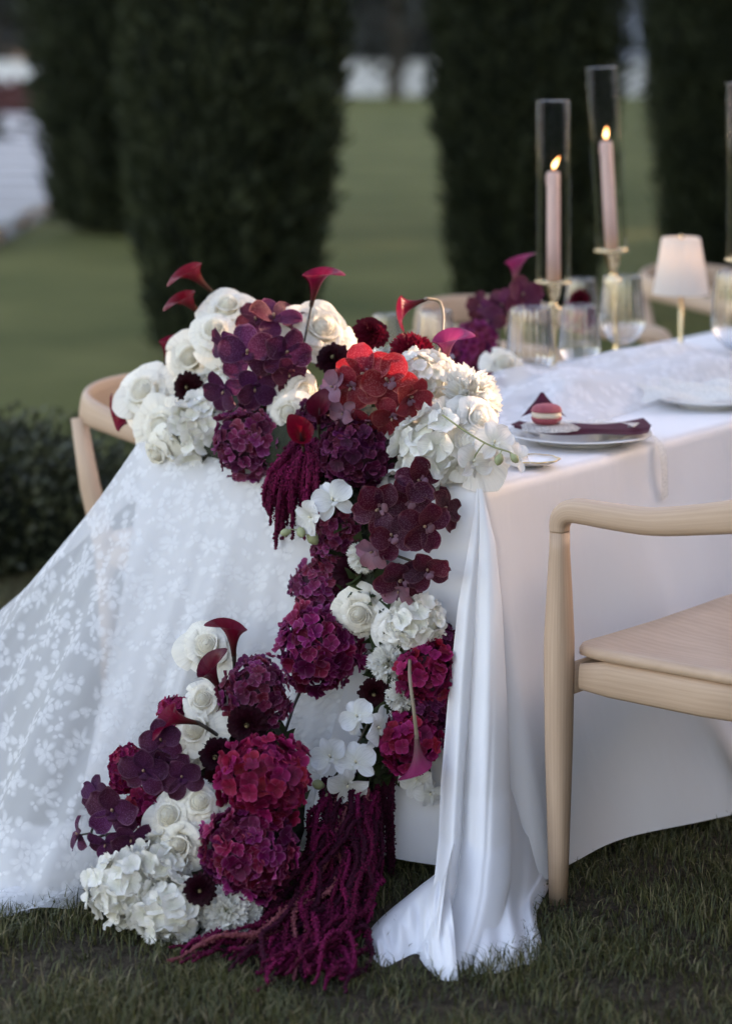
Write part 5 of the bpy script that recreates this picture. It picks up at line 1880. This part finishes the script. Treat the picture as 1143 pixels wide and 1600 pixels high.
# flowers further down the table
hydrangea(740, 542, 6.0, 40, (-.2, -1, .3), 'plum hydrangea further down the table beside the wine glass', 'magenta')
rose(786, 572, 5.72, 35, (-.1, -.8, .5), 'white rose further down the table behind the wine glass')
carnation(765, 603, 5.68, 24, (-.2, -1, .3), 'dark red carnation beside the far white rose', 'carn_red')
orchid_spray([(762, 505, 6.05, 34, (-.3, -1, .3), 30), (815, 462, 6.05, 36, (.3, -1, .3), -10), (785, 478, 6.1, 30, (-.2, -1, .2), 40), (750, 480, 6.1, 26, (-.6, -1, .2), 0)], 'wine orchid spray rising beside the shorter candle holder', 'wine', group='speckled orchid sprays',
             stem_pts=[(790, 590, 6.0), (780, 540, 6.03), (785, 490, 6.1), (812, 465, 6.08)])
b = at(803, 450, 6.1); calla(b, (.12, -.1, .9), (.8, -.3, .3), .09, [at(799, 480, 6.1), at(790, 560, 6.05), at(785, 600, 6.0)], 'pink calla lily upright beside the shorter candle holder', 'calla_pink', .9, .5)
dahlia(906, 466, 6.75, 18, (0, -1, .4), 'small crimson dahlia behind the shorter candle holder', 'dahlia_red')
hydrangea(905, 492, 6.78, 26, (0, -1, .4), 'small raspberry hydrangea under the far crimson dahlia', 'raspberry')

# ------------------------------------------------------------------ cascade
amp = []
for i in range(32):
    x0 = 468 + random.uniform(-22, 30); x1 = 412 + i * 2.9 + random.uniform(-6, 6)
    y1 = random.choice([790, 805, 822, 838, 855]) + random.uniform(-8, 8) if 420 < x1 < 480 else random.uniform(775, 812)
    Y0 = endY(x0, .02)
    p0 = at(x0, 690 + random.uniform(-16, 16), Y0); p3 = at(x1, y1, endY(x1, .055 + random.uniform(0, .04)))
    pm = at(lerp(x0, x1, .85), 705 + random.uniform(-5, 14), endY(lerp(x0, x1, .5), .12 + random.uniform(-.02, .03)))
    pn = at(x1 + random.uniform(-3, 3), lerp(720, y1, .5), endY(x1, .10 + random.uniform(-.02, .03)))
    amp.append(bez(p0, pm, pn, p3, 26))
amaranth(amp, .0066, [M['amaranth_bright' if q_ % 3 == 0 else 'amaranth'] for q_ in range(len(amp))], 'upper burgundy amaranth tassel hanging beside the white orchid over the lace')
Yw = endY(515, .13)
orchid_spray([(520, 782, Yw, 38, (.2, -1, .35), 25), (486, 808, Yw, 34, (-.6, -.8, -.2), 60)], 'white orchid spray with green buds beside the upper amaranth', 'orchid_white', True,
             buds=[(446, 832, Yw + .01, 8), (470, 832, Yw + .01, 9), (488, 840, Yw + .02, 12)], stem_pts=[(535, 770, Yw + .04), (510, 795, Yw + .03), (480, 822, Yw + .02), (462, 828, Yw + .015)], group='white orchid sprays', stem_m='bud', stem_r=.002)
hydrangea(530, 828, endY(530, .075), 42, (-.1, -1, 0), 'small burgundy hydrangea between the white orchid and the dark orchids', 'mauve')
hydrangea(498, 912, endY(498, .075), 44, (-.3, -1, 0), 'dusty mauve hydrangea left of the dark dahlia', 'mauve', fs=.28)
hydrangea(520, 868, endY(520, .07), 34, (-.2, -1, 0), 'small mauve hydrangea above the dusty mauve one', 'mauve', fs=.28)
carnation(566, 872, endY(566, .09), 26, (-.2, -1, 0), 'white carnation peeping out under the dark orchids')
dahlia(556, 898, endY(556, .08), 40, (-.1, -1, -.1), 'nearly black dahlia above the white rose of the cascade')
Yv = endY(640, .11)
orchid_spray([(655, 752, Yv + .02, 44, (.15, -1, .4), 75), (592, 795, Yv, 46, (-.3, -1, 0), 110), (640, 782, Yv + .01, 44, (.1, -1, .2), 20), (664, 822, Yv - .03, 50, (.25, -1, .05), 70), (612, 838, Yv - .02, 42, (-.2, -1, -.1), 30), (692, 796, Yv + .02, 42, (.9, -1, .1), -30)],
             'dark maroon speckled orchid spray hanging at the table corner', 'vanda', group='speckled orchid sprays')
orchid_spray([(628, 905, Yv, 48, (-.1, -1, -.2), 100), (668, 892, Yv - .02, 44, (.35, -1, -.1), 20), (582, 862, Yv, 34, (-.7, -1, 0), 90)], 'lower dark orchid spray with a lilac back above the white hydrangea', 'vanda', group='speckled orchid sprays', altmk={2: 'lilac'})
orchid_spray([(622, 922, Yv + .005, 34, (-.2, -1, -.6), 175)], 'single lilac orchid bloom hanging above the white rose', 'lilac', group='speckled orchid sprays')
rose(562, 957, endY(562, .11), 40, (-.35, -1, .1), 'white rose with spiral heart in the middle of the cascade')
rose(617, 978, endY(617, .10), 38, (.3, -1, -.1), 'white rose beside the spiral one in the cascade', W)
hydrangea(653, 972, endY(653, .09), 44, (.2, -1, 0), 'white hydrangea beside the corner fold in the cascade', W, fs=.38, group='white hydrangea heads')
big = hydrangea(500, 1012, endY(500, .13), 69, (-.15, -1, 0), 'big magenta hydrangea out to the side of the cascade', 'magenta', fs=.215)
q_ = tube([at(478, 1060, endY(480, .12)), at(458, 1105, endY(470, .15)), at(440, 1160, endY(450, .2))], [.0032, .003, .003], 8)
add('stem', mesh_data('stem', [tuple(big.matrix_basis.inverted() @ Vector(v_)) for v_ in q_[0]], q_[1], M['stem_dark'], True), big)
carnation(604, 1036, endY(604, .12), 31, (-.1, -1, .1), 'white carnation above the dark dahlia in the cascade')
carnation(628, 1088, endY(628, .12), 27, (.1, -1, 0), 'white carnation between the dark dahlia and the raspberry hydrangea')
dahlia(584, 1084, endY(584, .14), 27, (-.1, -1, 0), 'dark dahlia under the white carnation in the cascade')
hydrangea(668, 1050, endY(668, .10), 50, (.1, -1, 0), 'raspberry hydrangea beside the corner fold', 'raspberry', fs=.26)
hydrangea(686, 1010, endY(686, .05), 34, (.4, -1, 0), 'dark plum hydrangea tucked behind the corner fold', 'plum')
hydrangea(640, 1160, endY(640, .12), 52, (0, -1, -.1), 'lowest raspberry hydrangea of the cascade, behind the hanging calla', 'raspberry', fs=.25)
hydrangea(672, 1105, endY(672, .08), 40, (.3, -1, 0), 'plum hydrangea between the two raspberry ones', 'plum', fs=.27)
b = at(650, 1145, endY(650, .20)); calla(b, (.02, -.15, -.95), (-.5, -.3, -.5), .078, [at(646, 1110, endY(650, .20)), at(640, 1060, endY(645, .18)), at(640, 1030, endY(645, .13))], 'pink calla hanging head down over the raspberry hydrangea', 'calla_pink', .8, .6, 'stem_pale', .0034)
Yp = endY(550, .19)
orchid_spray([(558, 1120, Yp, 32, (-.5, -1, .3), 40), (590, 1138, Yp - .01, 38, (.6, -.8, .1), 30), (516, 1183, Yp - .01, 34, (-.6, -1, .2), 30), (556, 1192, Yp - .02, 38, (.2, -1, .2), 15), (543, 1225, Yp - .02, 36, (0, -1, -.3), 150)],
             'white orchid spray with yellow hearts above the trailing amaranth', 'orchid_white', True, buds=[(497, 1226, Yp, 10), (514, 1249, Yp, 9)],
             stem_pts=[(583, 1112, Yp + .03), (562, 1155, Yp + .02), (540, 1190, Yp + .02), (516, 1222, Yp + .01), (508, 1236, Yp + .01)], group='white orchid sprays', stem_m='stem', stem_r=.0022)
orchid_spray([(652, 1218, endY(652, .08), 34, (.2, -1, -.2), 20), (672, 1238, endY(672, .07), 28, (.3, -1, -.4), 160)], 'white orchid spray half hidden behind the corner fold', 'orchid_white', True, group='white orchid sprays',
             stem_pts=[(655, 1150, endY(655, .06)), (668, 1190, endY(660, .06)), (672, 1215, endY(670, .065))])

# amaranth falling from the cascade and running out over the grass
amp, amats = [], []
for i in range(84):
    x0 = 548 + random.uniform(-40, 44)
    p0 = at(x0, 1236 + random.uniform(-14, 20), endY(548, .10 + random.uniform(0, .09)))
    a_ = random.random()
    xm = lerp(x0, 505, .5) + random.uniform(-38, 40)
    pm = ground(xm, random.uniform(1395, 1450)); pm.z = random.uniform(.02, .11)
    ex = lerp(350, 548, random.random() ** .7); ey = random.uniform(1490, 1562)
    if i % 6 == 0: ex, ey = random.uniform(255, 370), random.uniform(1508, 1540)
    if i % 4 == 1: ex, ey = random.uniform(470, 560), random.uniform(1420, 1500)
    if i % 5 == 2: ex, ey = random.uniform(400, 545), random.uniform(1530, 1570)
    g = ground(ex, ey); g.z = .008 + random.uniform(0, .03)
    p1 = p0.lerp(pm, .45); p1.z = lerp(p0.z, pm.z, .35); p1.y -= .02; p1.x += random.uniform(-.018, .018)
    p2 = pm.lerp(g, .5); p2.z = random.uniform(.012, .055); p2.x += random.uniform(-.04, .05); p2.y += random.uniform(-.03, .03)
    line = catmull([p0, p1, pm, p2, g], 11)
    n_ = len(line) - 1
    w1, w2, w3 = random.uniform(0, 6), random.uniform(12, 30), random.uniform(0, 6)
    line = [p_ + Vector((.010 * math.sin(w2 * j / n_ + w1), .008 * math.sin(w2 * 1.3 * j / n_ + w3), .006 * math.sin(w2 * 1.7 * j / n_ + w3))) * min(1, j / n_ + .2) for j, p_ in enumerate(line)]
    for p_ in line: p_.z = max(p_.z, .008)
    amp.append(line)
    amats.append(M[random.choices(['amaranth', 'amaranth_bright', 'amaranth_dark', 'amaranth_faded'], [5, 4, 2.5, .5])[0]])
tas = amaranth(amp, .0066, amats, 'long amaranth tassel spilling forward onto the grass', .9)
pt = []
for i in range(9):
    x0 = 520 + i * 8 + random.uniform(-4, 4)
    a_ = at(x0, 1250, endY(548, .19)); b_ = at(lerp(x0, 500, .6), random.uniform(1330, 1385), 4.50)
    pt.append(tube([p_ - tas.location for p_ in bez(a_, a_ + Vector((0, -.02, -.02)), b_ + Vector((.01, .03, .04)), b_, 8)], .0022, 6))
v, f, u = merge(pt)
add('stalks', mesh_data('stalks', v, f, M['stem_pale']), tas)
amp = []
for i in range(16):
    x0 = 560 + i * 3.6; x1 = x0 + random.uniform(-10, 8)
    amp.append(bez(at(x0, 1200, endY(x0, .10)), at(x0, 1240, endY(x0, .12)), at(x1, 1320, endY(x1, .09)), at(x1, random.uniform(1340, 1385), endY(x1, .085)), 22))
amaranth(amp, .0060, M['amaranth_dark'], 'straight dark amaranth tassel hanging against the tablecloth')
amp = []
for i in range(9):
    x0 = 505 + i * 5; x1 = x0 + random.uniform(-8, 12)
    amp.append(bez(at(x0, 1215, endY(x0, .15)), at(x0, 1270, endY(x0, .16)), at(x1, 1330, endY(x1, .16)), at(x1, random.uniform(1350, 1400), endY(x1, .16)), 22))
amaranth(amp, .0060, M['amaranth_dark'], 'short dark amaranth tassel behind the white orchid spray')

# ------------------------------------------------------------------ arrangement on the grass
rose(325, 1012, 4.70, 40, (-.3, -1, .3), 'pale rose behind the two calla lilies over the lace')
b = at(366, 1032, 4.58); calla(b, (-.10, -.15, .9), (-.9, -.3, .1), .084, [at(366, 1060, 4.60), at(360, 1120, 4.62)], 'dark red calla standing highest over the flowers on the grass', 'calla', .9, 1.0, 'stem_dark')
b = at(345, 1082, 4.54); calla(b, (-.28, -.35, .85), (.5, -.2, .9), .080, [at(352, 1110, 4.58), at(360, 1150, 4.60)], 'dark red calla below the highest one, beside the mauve hydrangea', 'calla_dark', .8, .7, 'stem_dark')
b = at(310, 1130, 4.47); calla(b, (-.85, -.4, .22), (-.5, -.5, -.6), .080, [at(330, 1142, 4.48), at(352, 1158, 4.55)], 'red calla lying sideways over the cream roses', 'calla', 1.0, .5, 'stem_dark')
rose(318, 1096, 4.54, 36, (-.3, -1, .4), 'cream rose under the calla lilies beside the mauve hydrangea')
rose(308, 1142, 4.52, 40, (-.3, -1, .1), 'cream rose behind the sideways calla')
rose(303, 1180, 4.52, 32, (-.1, -1, -.3), 'cream rose beside the violet orchids')
hydrangea(398, 1082, 4.54, 57, (.05, -1, .15), 'dusty mauve hydrangea above the bright magenta one on the grass', 'mauve', fs=.235)
dahlia(386, 1132, 4.48, 34, (-.1, -1, 0), 'dark dahlia between the mauve and the magenta hydrangeas')
dahlia(338, 1182, 4.48, 32, (-.3, -1, 0), 'dark dahlia between the magenta hydrangea and cream roses')
dahlia(335, 1232, 4.47, 30, (-.2, -1, 0), 'lower dark dahlia beside the magenta hydrangea')
hydrangea(413, 1222, 4.42, 76, (.05, -1, 0), 'largest bright magenta hydrangea of the group on the grass', 'raspberry', fs=.205)
hydrangea(387, 1334, 4.38, 76, (0, -1, -.05), 'large mauve hydrangea under the bright magenta one', 'magenta', fs=.205)
hydrangea(200, 1196, 4.54, 31, (-.4, -1, .2), 'small raspberry hydrangea behind the violet orchids', 'raspberry', fs=.3)
hydrangea(195, 1218, 4.53, 24, (-.5, -1, 0), 'small raspberry hydrangea at the outer edge beside the lace', 'raspberry', fs=.32)
hydrangea(232, 1262, 4.50, 36, (-.2, -1, 0), 'small raspberry hydrangea between the two violet orchid sprays', 'raspberry', fs=.3)
hydrangea(272, 1112, 4.56, 26, (-.4, -1, .3), 'small raspberry hydrangea behind the sideways calla', 'raspberry', fs=.32)
orchid_spray([(252, 1158, 4.45, 40, (-.3, -1, .2), 15), (225, 1205, 4.43, 42, (-.3, -1, 0), -5), (285, 1215, 4.43, 40, (.1, -1, -.1), 30), (262, 1195, 4.46, 36, (0, -1, 0), 160)], 'violet speckled orchid spray beside the cream roses on the grass', 'violet', group='speckled orchid sprays')
orchid_spray([(176, 1268, 4.41, 48, (-.2, -1, .1), 0), (205, 1310, 4.41, 36, (.1, -1, -.3), 165), (165, 1318, 4.42, 36, (-.3, -1, -.5), 170), (122, 1305, 4.43, 32, (-1.5, -.5, .1), 20), (150, 1240, 4.45, 32, (-.8, -.8, .4), 10)],
             'violet orchid spray reaching out over the trailing lace', 'violet', group='speckled orchid sprays')
rose(268, 1276, 4.43, 40, (-.3, -1, .25), 'cream rose under the violet orchids on the grass')
rose(312, 1256, 4.43, 36, (.1, -1, .3), 'cream rose beside the lower dark dahlia')
rose(283, 1318, 4.40, 42, (.1, -1, 0), 'cream rose above the white hydrangeas on the grass')
hydrangea(195, 1388, 4.38, 58, (-.3, -1, 0), 'white hydrangea resting on the grass beside the trailing lace', W, fs=.36, group='white hydrangea heads')
hydrangea(252, 1352, 4.40, 48, (-.1, -1, .2), 'white hydrangea under the violet orchids and cream roses', W, fs=.36, group='white hydrangea heads')
hydrangea(268, 1422, 4.35, 58, (-.1, -1, -.1), 'white hydrangea lowest on the grass beside the dark dahlia', W, fs=.36, group='white hydrangea heads')
dahlia(312, 1391, 4.31, 28, (0, -1, .1), 'dark dahlia between the white hydrangea and white carnations on the grass')
carnation(352, 1424, 4.33, 40, (-.1, -1, .2), 'white carnation beside the dark dahlia on the grass')
carnation(385, 1440, 4.35, 34, (.4, -1, .1), 'white carnation beside the amaranth on the grass')
carnation(375, 1405, 4.38, 32, (.2, -1, .4), 'white carnation under the large mauve hydrangea')
